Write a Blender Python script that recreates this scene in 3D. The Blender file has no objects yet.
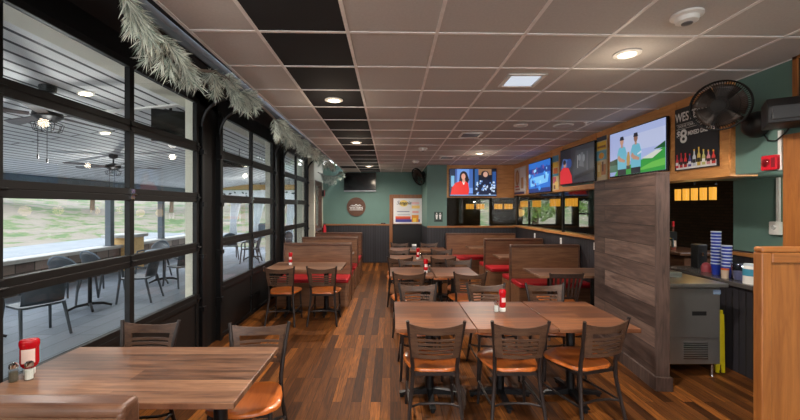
import bpy, math, random
from mathutils import Vector, Matrix
random.seed(7)
PI = math.pi
D = bpy.data
COL = bpy.context.scene.collection

# ------------------------------------------------------------------ colours
def lin(c):
    c = c / 255.0
    return c / 12.92 if c <= 0.04045 else ((c + 0.055) / 1.055) ** 2.4
def rgb(r, g, b): return (lin(r), lin(g), lin(b), 1.0)

# ------------------------------------------------------------------ materials
def new_mat(name):
    m = D.materials.new(name); m.use_nodes = True
    nt = m.node_tree; nt.nodes.clear()
    out = nt.nodes.new('ShaderNodeOutputMaterial')
    return m, nt, out
def N(nt, kind, **kw):
    n = nt.nodes.new(kind)
    for k, v in kw.items():
        if k in n.inputs: n.inputs[k].default_value = v
        else: setattr(n, k, v)
    return n
def L(nt, a, b): nt.links.new(a, b)
def ramp(nt, stops):
    r = nt.nodes.new('ShaderNodeValToRGB'); e = r.color_ramp.elements
    e[0].position, e[0].color = stops[0]; e[1].position, e[1].color = stops[-1]
    for p, c in stops[1:-1]:
        x = e.new(p); x.color = c
    return r

def plain(name, col, rough=0.5, metal=0.0, noise=0.08, nscale=12.0, bump=0.0, coat=0.0, spec=0.5):
    m, nt, out = new_mat(name)
    b = N(nt, 'ShaderNodeBsdfPrincipled', Roughness=rough, Metallic=metal)
    b.inputs['Coat Weight'].default_value = coat
    b.inputs['Specular IOR Level'].default_value = spec
    tc = N(nt, 'ShaderNodeTexCoord')
    nz = N(nt, 'ShaderNodeTexNoise', Scale=nscale, Detail=4.0)
    L(nt, tc.outputs['Object'], nz.inputs['Vector'])
    lo = tuple(c * (1 - noise) for c in col[:3]) + (1,); hi = tuple(min(1, c * (1 + noise)) for c in col[:3]) + (1,)
    r = ramp(nt, [(0.3, lo), (0.7, hi)])
    L(nt, nz.outputs['Fac'], r.inputs['Fac']); L(nt, r.outputs['Color'], b.inputs['Base Color'])
    if bump:
        bp = N(nt, 'ShaderNodeBump', Strength=bump, Distance=0.004)
        L(nt, nz.outputs['Fac'], bp.inputs['Height']); L(nt, bp.outputs['Normal'], b.inputs['Normal'])
    L(nt, b.outputs['BSDF'], out.inputs['Surface'])
    return m

def wood(name, dark, light, grain=(2.0, 30.0, 30.0), rough=0.35, coat=0.0, spec=0.5):
    """grain = noise scale on each local axis: the small one is the grain direction"""
    m, nt, out = new_mat(name)
    b = N(nt, 'ShaderNodeBsdfPrincipled', Roughness=rough)
    b.inputs['Coat Weight'].default_value = coat; b.inputs['Specular IOR Level'].default_value = spec
    b.inputs['Coat Roughness'].default_value = 0.15
    tc = N(nt, 'ShaderNodeTexCoord'); mp = N(nt, 'ShaderNodeMapping'); mp.inputs['Scale'].default_value = grain
    L(nt, tc.outputs['Object'], mp.inputs['Vector'])
    nz = N(nt, 'ShaderNodeTexNoise', Scale=1.0, Detail=6.0, Roughness=0.65, Distortion=0.6)
    L(nt, mp.outputs['Vector'], nz.inputs['Vector'])
    mid = tuple((a + c) / 2 for a, c in zip(dark, light))
    r = ramp(nt, [(0.3, dark), (0.5, mid), (0.72, light)])
    L(nt, nz.outputs['Fac'], r.inputs['Fac']); L(nt, r.outputs['Color'], b.inputs['Base Color'])
    bp = N(nt, 'ShaderNodeBump', Strength=0.12, Distance=0.003)
    L(nt, nz.outputs['Fac'], bp.inputs['Height']); L(nt, bp.outputs['Normal'], b.inputs['Normal'])
    L(nt, b.outputs['BSDF'], out.inputs['Surface'])
    return m

def planks(name, stops, length, width, u, v, rough=0.35, seam=(0.004, 0.003, 0.002, 1), mortar=0.0025, grain=(2.5, 40.0), gmix=0.55, bump=0.25, spec=0.5):
    """boards of given length along local axis u, stacked along local axis v; colour picked per board"""
    m, nt, out = new_mat(name)
    b = N(nt, 'ShaderNodeBsdfPrincipled'); b.inputs['Specular IOR Level'].default_value = spec
    tc = N(nt, 'ShaderNodeTexCoord'); sp = N(nt, 'ShaderNodeSeparateXYZ'); cb = N(nt, 'ShaderNodeCombineXYZ')
    L(nt, tc.outputs['Object'], sp.inputs[0])
    L(nt, sp.outputs[u], cb.inputs[0]); L(nt, sp.outputs[v], cb.inputs[1])
    br = N(nt, 'ShaderNodeTexBrick', Scale=1.0)
    br.offset = 0.37; br.offset_frequency = 2
    br.inputs['Color1'].default_value = (0, 0, 0, 1); br.inputs['Color2'].default_value = (1, 1, 1, 1)
    br.inputs['Mortar'].default_value = (0, 0, 0, 1); br.inputs['Mortar Size'].default_value = mortar
    br.inputs['Mortar Smooth'].default_value = 0.1; br.inputs['Bias'].default_value = 0.0
    br.inputs['Brick Width'].default_value = length; br.inputs['Row Height'].default_value = width
    L(nt, cb.outputs[0], br.inputs['Vector'])
    # grain, shifted for each board
    mp = N(nt, 'ShaderNodeMapping'); mp.inputs['Scale'].default_value = (grain[0], grain[1], 1)
    L(nt, cb.outputs[0], mp.inputs['Vector'])
    off = N(nt, 'ShaderNodeVectorMath', operation='SCALE'); off.inputs['Scale'].default_value = 37.0
    L(nt, br.outputs['Color'], off.inputs[0])
    ad = N(nt, 'ShaderNodeVectorMath', operation='ADD')
    L(nt, mp.outputs[0], ad.inputs[0]); L(nt, off.outputs[0], ad.inputs[1])
    nz = N(nt, 'ShaderNodeTexNoise', Scale=1.0, Detail=6.0, Roughness=0.65, Distortion=0.5)
    L(nt, ad.outputs[0], nz.inputs['Vector'])
    mx = N(nt, 'ShaderNodeMix', data_type='FLOAT'); mx.inputs[0].default_value = gmix
    L(nt, br.outputs['Color'], mx.inputs[2]); L(nt, nz.outputs['Fac'], mx.inputs[3])
    r = ramp(nt, stops); L(nt, mx.outputs[0], r.inputs['Fac'])
    mc = N(nt, 'ShaderNodeMix', data_type='RGBA')
    L(nt, br.outputs['Fac'], mc.inputs[0]); L(nt, r.outputs['Color'], mc.inputs[6]); mc.inputs[7].default_value = seam
    L(nt, mc.outputs[2], b.inputs['Base Color'])
    rr = N(nt, 'ShaderNodeMapRange'); rr.inputs[3].default_value = rough * 0.8; rr.inputs[4].default_value = rough * 1.25
    L(nt, nz.outputs['Fac'], rr.inputs[0]); L(nt, rr.outputs[0], b.inputs['Roughness'])
    if bump:
        h = N(nt, 'ShaderNodeMath', operation='SUBTRACT'); L(nt, nz.outputs['Fac'], h.inputs[0]); L(nt, br.outputs['Fac'], h.inputs[1])
        bp = N(nt, 'ShaderNodeBump', Strength=bump, Distance=0.004)
        L(nt, h.outputs[0], bp.inputs['Height']); L(nt, bp.outputs['Normal'], b.inputs['Normal'])
    L(nt, b.outputs['BSDF'], out.inputs['Surface'])
    return m

def emit(name, col, strength, rough=0.3):
    m, nt, out = new_mat(name)
    b = N(nt, 'ShaderNodeBsdfPrincipled', Roughness=rough)
    b.inputs['Base Color'].default_value = tuple(c * 0.2 for c in col[:3]) + (1,)
    b.inputs['Emission Color'].default_value = col; b.inputs['Emission Strength'].default_value = strength
    L(nt, b.outputs['BSDF'], out.inputs['Surface'])
    return m

def glass(name, tint=(1, 1, 1, 1), ior=1.5, rough=0.0, boost=1.0):
    m, nt, out = new_mat(name)
    f0 = ((ior - 1) / (ior + 1)) ** 2
    lw = N(nt, 'ShaderNodeLayerWeight', Blend=0.5)      # Schlick's curve, the same from both sides of the pane
    pw = N(nt, 'ShaderNodeMath', operation='POWER'); pw.inputs[1].default_value = 5.0
    L(nt, lw.outputs['Facing'], pw.inputs[0])
    fr = N(nt, 'ShaderNodeMapRange'); fr.inputs[3].default_value = f0; fr.inputs[4].default_value = 1.0
    L(nt, pw.outputs[0], fr.inputs[0])
    t = N(nt, 'ShaderNodeBsdfTransparent'); t.inputs['Color'].default_value = tint
    g = N(nt, 'ShaderNodeBsdfGlossy', Roughness=rough)
    mul = N(nt, 'ShaderNodeMath', operation='MULTIPLY', use_clamp=True); mul.inputs[1].default_value = boost
    L(nt, fr.outputs[0], mul.inputs[0])
    mx = N(nt, 'ShaderNodeMixShader')
    L(nt, mul.outputs[0], mx.inputs[0]); L(nt, t.outputs[0], mx.inputs[1]); L(nt, g.outputs[0], mx.inputs[2])
    L(nt, mx.outputs[0], out.inputs['Surface'])
    return m

def ground_mat(name, stops, scale, rough=0.9, seed=0.0):
    m, nt, out = new_mat(name)
    b = N(nt, 'ShaderNodeBsdfPrincipled', Roughness=rough)
    tc = N(nt, 'ShaderNodeTexCoord')
    mp = N(nt, 'ShaderNodeMapping'); mp.inputs['Location'].default_value = (seed, seed, 0)
    L(nt, tc.outputs['Object'], mp.inputs['Vector'])
    nz = N(nt, 'ShaderNodeTexNoise', Scale=scale, Detail=8.0, Roughness=0.7)
    L(nt, mp.outputs[0], nz.inputs['Vector'])
    r = ramp(nt, stops); L(nt, nz.outputs['Fac'], r.inputs['Fac']); L(nt, r.outputs['Color'], b.inputs['Base Color'])
    L(nt, b.outputs['BSDF'], out.inputs['Surface'])
    return m

M = {}
M['floor'] = planks('floor_boards', [(0.24, rgb(44, 24, 11)), (0.40, rgb(72, 41, 19)), (0.52, rgb(92, 54, 25)), (0.61, rgb(108, 64, 29)), (0.72, rgb(148, 88, 38)), (0.86, rgb(166, 102, 46))], 1.25, 0.085, 1, 0, rough=0.5, gmix=0.64, grain=(4.0, 55), spec=0.1, mortar=0.0016, seam=rgb(34, 18, 8))
M['partition'] = planks('weathered_boards', [(0.28, rgb(40, 29, 26)), (0.43, rgb(72, 56, 51)), (0.57, rgb(98, 78, 70)), (0.75, rgb(130, 107, 96))], 1.6, 0.19, 0, 2, rough=0.5, gmix=0.72, grain=(2.5, 26))
M['partition_end'] = wood('weathered_trim', rgb(50, 38, 35), rgb(98, 78, 71), (30, 30, 3), 0.55)
M['table'] = planks('walnut_tabletop', [(0.30, rgb(58, 38, 28)), (0.44, rgb(95, 66, 50)), (0.56, rgb(120, 86, 65)), (0.72, rgb(150, 112, 85))], 2.4, 0.12, 0, 1, rough=0.36, gmix=0.78, mortar=0.0, grain=(2.6, 34), bump=0.05, spec=0.35)
M['table2'] = planks('cherry_tabletop', [(0.30, rgb(52, 31, 21)), (0.44, rgb(84, 51, 34)), (0.56, rgb(106, 66, 43)), (0.72, rgb(136, 88, 56))], 2.4, 0.12, 0, 1, rough=0.38, gmix=0.78, mortar=0.0, grain=(2.6, 34), bump=0.04, spec=0.35)
M['edge'] = wood('tabletop_edge', rgb(58, 34, 24), rgb(96, 60, 42), (4, 4, 40), 0.4)
M['seat'] = wood('orange_seat_wood', rgb(160, 78, 27), rgb(196, 108, 44), (24, 3, 24), 0.28, coat=0.3)
M['back'] = wood('dark_back_wood', rgb(52, 36, 29), rgb(92, 68, 53), (4, 30, 36), 0.38, spec=0.35)
M['slat'] = wood('espresso_wood', rgb(34, 24, 22), rgb(58, 42, 36), (30, 30, 4), 0.4)
M['chairmetal'] = plain('dark_bronze_metal', rgb(44, 36, 34), 0.42, 0.4, 0.1)
M['black'] = plain('black_metal', rgb(19, 19, 21), 0.42, 0.3)
M['doorblack'] = plain('black_door_aluminium', rgb(16, 14, 14), 0.5, 0.0, spec=0.35)
M['doorsolid'] = plain('black_door_panel', rgb(15, 12, 12), 0.5, 0.0)
M['blackplastic'] = plain('black_plastic', rgb(22, 22, 24), 0.45)
M['blackpaint'] = plain('black_painted_plaster', rgb(20, 20, 22), 0.85)
M['booth'] = wood('booth_laminate', rgb(92, 60, 42), rgb(138, 98, 70), (2.5, 30, 30), 0.33)
M['boothdark'] = wood('booth_edge_wood', rgb(66, 42, 32), rgb(104, 72, 54), (4, 30, 30), 0.34)
M['red'] = plain('red_vinyl', rgb(168, 22, 34), 0.35, 0.0, 0.06)
M['oak'] = wood('oak_veneer', rgb(116, 66, 29), rgb(156, 98, 48), (26, 26, 2.2), 0.36)
M['oakx'] = wood('oak_rail', rgb(124, 73, 34), rgb(168, 108, 55), (2.2, 26, 26), 0.36)
M['oaky'] = wood('oak_ledge', rgb(150, 96, 50), rgb(194, 136, 80), (26, 2.2, 26), 0.36)
M['soffitx'] = wood('soffit_board', rgb(176, 116, 62), rgb(214, 154, 92), (3, 22, 22), 0.5)
M['soffity'] = wood('soffit_board_long', rgb(176, 116, 62), rgb(214, 154, 92), (22, 3, 22), 0.5)
M['green'] = plain('green_wall_paint', rgb(94, 124, 116), 0.6, 0.0, 0.05, 3.0)
M['wains'] = planks('dark_beadboard', [(0.2, rgb(34, 33, 38)), (0.8, rgb(46, 44, 50))], 4.0, 0.075, 2, 0, rough=0.5, gmix=0.5, mortar=0.006, bump=0.5)
M['wainsy'] = planks('dark_beadboard_long', [(0.2, rgb(34, 33, 38)), (0.8, rgb(46, 44, 50))], 4.0, 0.075, 2, 1, rough=0.5, gmix=0.5, mortar=0.006, bump=0.5)
M['tile'] = plain('ceiling_tile', rgb(188, 184, 181), 0.9, 0.0, 0.05, 60.0, 0.15)
M['tileblack'] = plain('black_ceiling_tile', rgb(27, 27, 30), 0.85, 0.0, 0.1, 60.0, 0.15)
M['tbar'] = plain('grid_metal', rgb(232, 228, 226), 0.5)
M['white'] = plain('white_plastic', rgb(226, 224, 220), 0.45)
M['grey'] = plain('grey_metal', rgb(120, 120, 124), 0.4, 0.5)
M['track'] = plain('galvanised_rail', rgb(120, 128, 138), 0.6, 0.3)
M['steel'] = plain('stainless_steel', rgb(170, 168, 166), 0.33, 0.85, 0.06, 5.0)
M['chrome'] = plain('chrome', rgb(214, 214, 214), 0.12, 1.0)
M['counter'] = plain('dark_counter', rgb(88, 84, 82), 0.25, 0.2)
M['glass'] = glass('clear_window_glass', (0.96, 0.98, 0.98, 1), 1.32)
M['barglass'] = glass('partition_glass', (0.84, 0.84, 0.80, 1), 1.42, boost=0.9)
M['jar'] = glass('shaker_glass', (0.86, 0.9, 0.9, 1), 1.5, 0.02, 1.5)
M['salt'] = plain('salt', rgb(236, 234, 230), 0.8)
M['pepper'] = plain('ground_pepper', rgb(92, 84, 72), 0.9, 0, 0.4, 400)
M['ketchup'] = plain('red_bottle_plastic', rgb(170, 8, 22), 0.22, 0.0, 0.02)
M['label'] = plain('label_paper', rgb(222, 196, 190), 0.5)
M['bezel'] = plain('television_bezel', rgb(14, 14, 16), 0.25)
M['offscreen'] = plain('dark_screen', rgb(8, 8, 10), 0.12)
M['silver'] = plain('silver_trim', rgb(150, 152, 156), 0.35, 0.6)
M['cream'] = planks('cream_siding', [(0.2, rgb(216, 212, 194)), (0.8, rgb(228, 224, 208))], 6.0, 0.6, 1, 2, rough=0.7, gmix=0.6, mortar=0.003, seam=rgb(186, 182, 168))
M['frost'] = plain('flocked_needles', rgb(206, 214, 204), 0.8, 0, 0.25, 14.0)
M['frostgreen'] = plain('frosted_green_needles', rgb(140, 156, 146), 0.8, 0, 0.25, 14.0)
M['twig'] = plain('bare_twig', rgb(120, 112, 106), 0.8)
M['patiofloor'] = planks('patio_pavers', [(0.2, rgb(106, 114, 124)), (0.8, rgb(138, 146, 156))], 0.9, 0.3, 1, 0, rough=0.6, gmix=0.6, mortar=0.006, seam=rgb(84, 90, 98))
M['stonewall'] = planks('block_wall', [(0.2, rgb(88, 76, 70)), (0.8, rgb(146, 130, 120))], 0.4, 0.2, 1, 2, rough=0.85, gmix=0.5, mortar=0.012, seam=rgb(62, 56, 52))
M['stonecap'] = plain('stone_cap', rgb(176, 172, 166), 0.8)
M['patioroof'] = planks('patio_soffit_boards', [(0.2, rgb(226, 226, 226)), (0.8, rgb(240, 240, 240))], 9.0, 0.15, 1, 0, rough=0.6, gmix=0.5, mortar=0.017, seam=rgb(66, 66, 70))
M['greypost'] = plain('dark_grey_post', rgb(70, 78, 86), 0.5)
M['resin'] = plain('slate_resin', rgb(62, 68, 74), 0.45)
M['resinlight'] = plain('pale_blue_resin', rgb(112, 126, 140), 0.5)
M['beamwood'] = wood('pine_beam', rgb(176, 138, 82), rgb(214, 176, 116), (2, 20, 20), 0.6)
M['siding'] = planks('grey_metal_siding', [(0.2, rgb(150, 156, 160)), (0.8, rgb(184, 190, 194))], 6.0, 0.3, 2, 0, rough=0.4, gmix=0.4, mortar=0.015, seam=rgb(96, 100, 106))
def canvas(name, col):
    m, nt, out = new_mat(name); d = N(nt, 'ShaderNodeBsdfDiffuse'); t = N(nt, 'ShaderNodeBsdfTranslucent'); mx = N(nt, 'ShaderNodeMixShader')
    d.inputs['Color'].default_value = col; t.inputs['Color'].default_value = col; mx.inputs[0].default_value = 0.5
    L(nt, d.outputs[0], mx.inputs[1]); L(nt, t.outputs[0], mx.inputs[2]); L(nt, mx.outputs[0], out.inputs['Surface'])
    return m
M['fabricwhite'] = canvas('thin_white_canvas', rgb(236, 238, 240))
M['hill'] = ground_mat('sandy_grass', [(0.40, rgb(44, 66, 14)), (0.46, rgb(66, 78, 30)), (0.50, rgb(92, 82, 70)), (0.8, rgb(108, 97, 84))], 0.62)
M['road'] = ground_mat('pale_asphalt', [(0.3, rgb(88, 91, 94)), (0.7, rgb(104, 106, 108))], 1.5)
M['leaf'] = plain('tree_leaves', rgb(84, 108, 40), 0.7, 0, 0.35, 3.0)
M['bark'] = plain('tree_bark', rgb(92, 76, 62), 0.9)
M['brickdark'] = planks('dark_brick', [(0.2, rgb(44, 30, 26)), (0.8, rgb(66, 44, 36))], 0.22, 0.07, 1, 2, rough=0.7, gmix=0.5, mortar=0.008, seam=rgb(30, 24, 22))
M['bardark'] = plain('dark_brown_paint', rgb(46, 38, 34), 0.7)
M['barwood'] = wood('bar_wood', rgb(58, 38, 28), rgb(92, 62, 44), (26, 3, 26), 0.3)
M['amber'] = emit('amber_glass', (1.0, 0.46, 0.05, 1), 0.85)
M['lampwarm'] = emit('warm_lamp', (1.0, 0.80, 0.52, 1), 9.0)
M['cupblue'] = plain('blue_cup', rgb(34, 56, 158), 0.35)
M['cupmark'] = plain('pale_cup_print', rgb(190, 200, 224), 0.4)
M['tub'] = glass('clear_tub_plastic', (0.75, 0.78, 0.86, 1), 1.4, 0.08, 2.0)
M['yellow'] = plain('safety_yellow', rgb(216, 200, 30), 0.4)
M['alarmred'] = plain('alarm_red', rgb(196, 20, 40), 0.35)
M['signbrown'] = wood('stained_sign_wood', rgb(66, 40, 26), rgb(104, 66, 44), (3, 30, 24), 0.5)
M['chalk'] = plain('chalkboard_black', rgb(30, 30, 34), 0.6)
M['fanblack'] = plain('fan_wire_black', rgb(20, 19, 19), 0.7, 0.0, spec=0.2)
M['fanblade'] = plain('fan_blade_brown', rgb(58, 44, 36), 0.5)

SIMPLE = {}
def flat(c, rough=0.5):
    k = ('f',) + tuple(c)
    if k not in SIMPLE: SIMPLE[k] = plain('print_%02x%02x%02x' % tuple(c), rgb(*c), rough, 0, 0.02)
    return SIMPLE[k]
def lit(c, s=0.9):
    k = ('e', s) + tuple(c)
    if k not in SIMPLE: SIMPLE[k] = emit('screen_%02x%02x%02x' % tuple(c), rgb(*c), s)
    return SIMPLE[k]

# ------------------------------------------------------------------ mesh builder
class MB:
    def __init__(s): s.v = []; s.f = []; s.m = []
    def add(s, verts, faces, mi=0):
        o = len(s.v); s.v += [tuple(v) for v in verts]
        for f in faces: s.f.append(tuple(i + o for i in f)); s.m.append(mi)
        return s
    def box(s, x0, x1, y0, y1, z0, z1, mi=0):
        v = [(x0, y0, z0), (x1, y0, z0), (x1, y1, z0), (x0, y1, z0), (x0, y0, z1), (x1, y0, z1), (x1, y1, z1), (x0, y1, z1)]
        return s.add(v, [(0, 3, 2, 1), (4, 5, 6, 7), (0, 1, 5, 4), (1, 2, 6, 5), (2, 3, 7, 6), (3, 0, 4, 7)], mi)
    def bar(s, a, b, w, h, up=(0, 0, 1), mi=0):
        a = Vector(a); b = Vector(b); t = (b - a).normalized(); u = Vector(up)
        sx = t.cross(u)
        if sx.length < 1e-4: sx = t.cross(Vector((1, 0, 0)))
        sx.normalize(); sy = sx.cross(t).normalized()
        vs = []
        for p in (a, b):
            for i, j in ((-1, -1), (1, -1), (1, 1), (-1, 1)): vs.append(p + sx * (i * w / 2) + sy * (j * h / 2))
        return s.add(vs, [(3, 2, 1, 0), (4, 5, 6, 7), (0, 1, 5, 4), (1, 2, 6, 5), (2, 3, 7, 6), (3, 0, 4, 7)], mi)
    def tube(s, pts, r, seg=8, mi=0, closed=False, flatten=None):
        pts = [Vector(p) for p in pts]; n = len(pts)
        rs = r if isinstance(r, (list, tuple)) else [r] * n
        T = []
        for i in range(n):
            a = pts[(i - 1) % n] if (closed or i > 0) else pts[i]; b = pts[(i + 1) % n] if (closed or i < n - 1) else pts[i]
            T.append((b - a).normalized())
        nrm = T[0].orthogonal().normalized(); vs = []
        for i in range(n):
            nrm = (nrm - T[i] * nrm.dot(T[i]))
            if nrm.length < 1e-6: nrm = T[i].orthogonal()
            nrm.normalize(); bn = T[i].cross(nrm)
            for k in range(seg):
                a = 2 * PI * k / seg
                vs.append(pts[i] + (nrm * math.cos(a) + bn * math.sin(a)) * rs[i])
        fs = []
        for i in range(n if closed else n - 1):
            j = (i + 1) % n
            for k in range(seg):
                fs.append((i * seg + k, i * seg + (k + 1) % seg, j * seg + (k + 1) % seg, j * seg + k))
        if not closed:
            fs.append(tuple(range(seg - 1, -1, -1))); fs.append(tuple((n - 1) * seg + k for k in range(seg)))
        return s.add(vs, fs, mi)
    def lathe(s, prof, c=(0, 0, 0), seg=20, mi=0, R=None):
        vs = []; c = Vector(c)
        for r, z in prof:
            for k in range(seg):
                a = 2 * PI * k / seg; p = Vector((r * math.cos(a), r * math.sin(a), z))
                if R is not None: p = R @ p
                vs.append(p + c)
        fs = []
        for i in range(len(prof) - 1):
            for k in range(seg): fs.append((i * seg + k, i * seg + (k + 1) % seg, (i + 1) * seg + (k + 1) % seg, (i + 1) * seg + k))
        fs.append(tuple(range(seg - 1, -1, -1))); fs.append(tuple((len(prof) - 1) * seg + k for k in range(seg)))
        return s.add(vs, fs, mi)
    def prism(s, poly, a, b, plane='xy', mi=0):
        """polygon (counter-clockwise) swept from a to b along the remaining axis"""
        def P(u, w, t): return {'xy': (u, w, t), 'xz': (u, t, w), 'yz': (t, u, w)}[plane]
        n = len(poly); vs = [P(u, w, a) for u, w in poly] + [P(u, w, b) for u, w in poly]
        fs = [tuple(range(n - 1, -1, -1)), tuple(range(n, 2 * n))] + [(i, (i + 1) % n, n + (i + 1) % n, n + i) for i in range(n)]
        if plane == 'xz': fs = [tuple(reversed(f)) for f in fs]
        return s.add(vs, fs, mi)
    def build(s, name, mats, parent=None, smooth=False, bevel=0.0, segs=2, angle=40):
        me = D.meshes.new(name); me.from_pydata(s.v, [], s.f)
        if not isinstance(mats, (list, tuple)): mats = [mats]
        for m in mats: me.materials.append(m)
        for p, i in zip(me.polygons, s.m): p.material_index = i
        me.update()
        if smooth:
            for p in me.polygons: p.use_smooth = True
            me.set_sharp_from_angle(angle=math.radians(angle))
        o = D.objects.new(name, me); COL.objects.link(o)
        if parent is not None: o.parent = parent
        if bevel:
            b = o.modifiers.new('soften', 'BEVEL'); b.width = bevel; b.segments = segs; b.limit_method = 'ANGLE'; b.angle_limit = math.radians(50)
        return o
def box(name, x0, x1, y0, y1, z0, z1, mat, parent=None, bevel=0.0, segs=2): return MB().box(x0, x1, y0, y1, z0, z1).build(name, mat, parent, bevel=bevel, segs=segs)
def rrect(w, h, r, n=4, cx=0, cy=0):
    out = []
    for sx, sy, a0 in ((1, 1, 0), (-1, 1, 90), (-1, -1, 180), (1, -1, 270)):
        for k in range(n + 1):
            a = math.radians(a0 + 90 * k / n); out.append((cx + sx * (w / 2 - r) + r * math.cos(a), cy + sy * (h / 2 - r) + r * math.sin(a)))
    return out
def circ(r, n=24, cx=0, cy=0, ry=None): return [(cx + r * math.cos(2 * PI * k / n), cy + (ry or r) * math.sin(2 * PI * k / n)) for k in range(n)]

def thing(name, label, cat, loc=(0, 0, 0), rz=0.0, group=None):
    o = D.objects.new(name, None); o.empty_display_size = 0.1; COL.objects.link(o)
    o.location = loc; o.rotation_euler = (0, 0, rz)
    return tag(o, label, cat, group)
def tag(o, label, cat, group=None, kind=None):
    o['label'] = label; o['category'] = cat
    if group: o['group'] = group
    if kind: o['kind'] = kind
    return o
def struct(o, label, cat):
    return tag(o, label, cat, None, 'structure')
def dup(root, loc, rz, label, group=None):
    r = root.copy(); COL.objects.link(r); r.location = loc; r.rotation_euler = (0, 0, rz); r['label'] = label
    if group: r['group'] = group
    for ch in list(root.children):
        c = ch.copy(); COL.objects.link(c); c.parent = r
        for g in list(ch.children):
            d = g.copy(); COL.objects.link(d); d.parent = c
    return r
def text(name, body, size, mat, parent, loc, rot=(PI / 2, 0, 0), depth=0.0008, sx=1.0, shear=0.0, spacing=1.0, bold=0.0):
    cu = D.curves.new(name, 'FONT'); cu.body = body; cu.size = size; cu.extrude = depth; cu.align_x = 'CENTER'; cu.align_y = 'CENTER'
    cu.shear = shear; cu.space_character = spacing; cu.offset = bold
    t = D.objects.new(name, cu); COL.objects.link(t)
    dg = bpy.context.evaluated_depsgraph_get()
    me = D.meshes.new_from_object(t.evaluated_get(dg)); COL.objects.unlink(t); D.objects.remove(t); D.curves.remove(cu)
    me.name = name; me.materials.clear(); me.materials.append(mat)
    o = D.objects.new(name, me); COL.objects.link(o); o.parent = parent; o.location = loc; o.rotation_euler = rot; o.scale = (sx, 1, 1)
    return o

def zc(y): return 2.943 - 0.0172 * y      # the ceiling falls a little towards the back
WX = -2.2                                  # plane of the garage doors
BY = 11.47                                 # back wall

# ================================================================== SETTING
struct(box('floor', -2.6, 7.6, -4.0, 14.2, -0.1, 0.0, M['floor']), 'floor of brown and orange wood planks running to the back wall', 'floor')

# --- ceiling: lay-in tiles with a black strip, hung a little out of level
tl = math.atan(0.0172)
SK = 0.024     # the cross runners stand slightly out of square
gx = [-1.37] + [-0.907 + 0.6135 * k for k in range(0, 7)] + [3.24]
gy = [-4.0] + [2.604 - 0.612 * 10 + 0.612 * k for k in range(0, 25)] + [11.55]
gy = [y for y in gy if y <= 11.6]
mb = MB()
for i in range(len(gx) - 1):
    for j in range(len(gy) - 1):
        blk = (i == 1) or (i == 0 and j == len(gy) - 4)
        mb.box(gx[i], gx[i + 1], gy[j], gy[j + 1], 0.0, 0.03, 1 if blk else 0)
mb.v = [(x, y + SK * x, z) for x, y, z in mb.v]
ceil = mb.build('ceiling', [M['tile'], M['tileblack']]); ceil.location = (0, 0, 2.943); ceil.rotation_euler = (-tl, 0, 0)
struct(ceil, 'suspended ceiling of taupe tiles with one strip of black tiles', 'ceiling')
mb = MB()
for x in gx: mb.box(x - 0.012, x + 0.012, gy[0], gy[-1], -0.006, 0.0)
for y in gy: mb.box(gx[0], gx[-1], y - 0.012, y + 0.012, -0.0055, 0.0)
mb.v = [(x, y + SK * x, z) for x, y, z in mb.v]
o = mb.build('trim_1', M['tbar']); o.location = (0, 0, 2.943); o.rotation_euler = (-tl, 0, 0)
struct(o, 'pale metal grid holding the ceiling tiles', 'ceiling grid')

# --- black recess over the garage doors
struct(box('trim_2', -2.7, -1.37, -4.0, BY, 3.12, 3.2, M['blackpaint']), 'black painted recess above the garage doors', 'ceiling recess')
struct(box('trim_3', -1.385, -1.375, -4.0, BY, 2.95, 3.12, M['blackpaint']), 'black edge board of the ceiling recess', 'trim')
o = MB().box(-1.47, -1.395, -4.0, 10.2, 2.83, 2.87).box(-1.47, -1.455, -4.0, 10.2, 2.83, 2.93).build('trim_4', M['track'])
struct(o, 'galvanised steel rail running along the ceiling edge', 'rail')

# --- left wall: piers, header and the doors between them
DOORS = [(2.07, 4.30), (4.86, 7.05), (7.70, 9.84)]
mb = MB()
for a, b in ((-0.45, 2.07), (4.30, 4.86), (7.05, 7.70), (9.84, 10.25)):
    mb.box(-2.335, WX - 0.045, a, b, 0.0, 3.12)
for a, b in ((-3.4, 11.47),): mb.box(-2.55, WX - 0.045, a, b, 2.93, 3.12)
mb.box(-2.55, WX - 0.045, -4.0, -3.4, 0, 3.12)
o = mb.build('wall_left', M['cream']); struct(o, 'cream sided piers and header between the garage doors', 'wall')
mb = MB()
for a, b in ((1.7, 2.07), (4.30, 4.86), (7.05, 7.70), (9.84, 10.15)): mb.box(WX - 0.045, WX - 0.02, a, b, 0.0, 3.12)
mb.box(WX - 0.045, WX - 0.02, -4, 10.15, 2.90, 3.12)
o = mb.build('trim_5', M['doorblack']); struct(o, 'black metal facing on the piers between the garage doors', 'trim')

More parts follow.
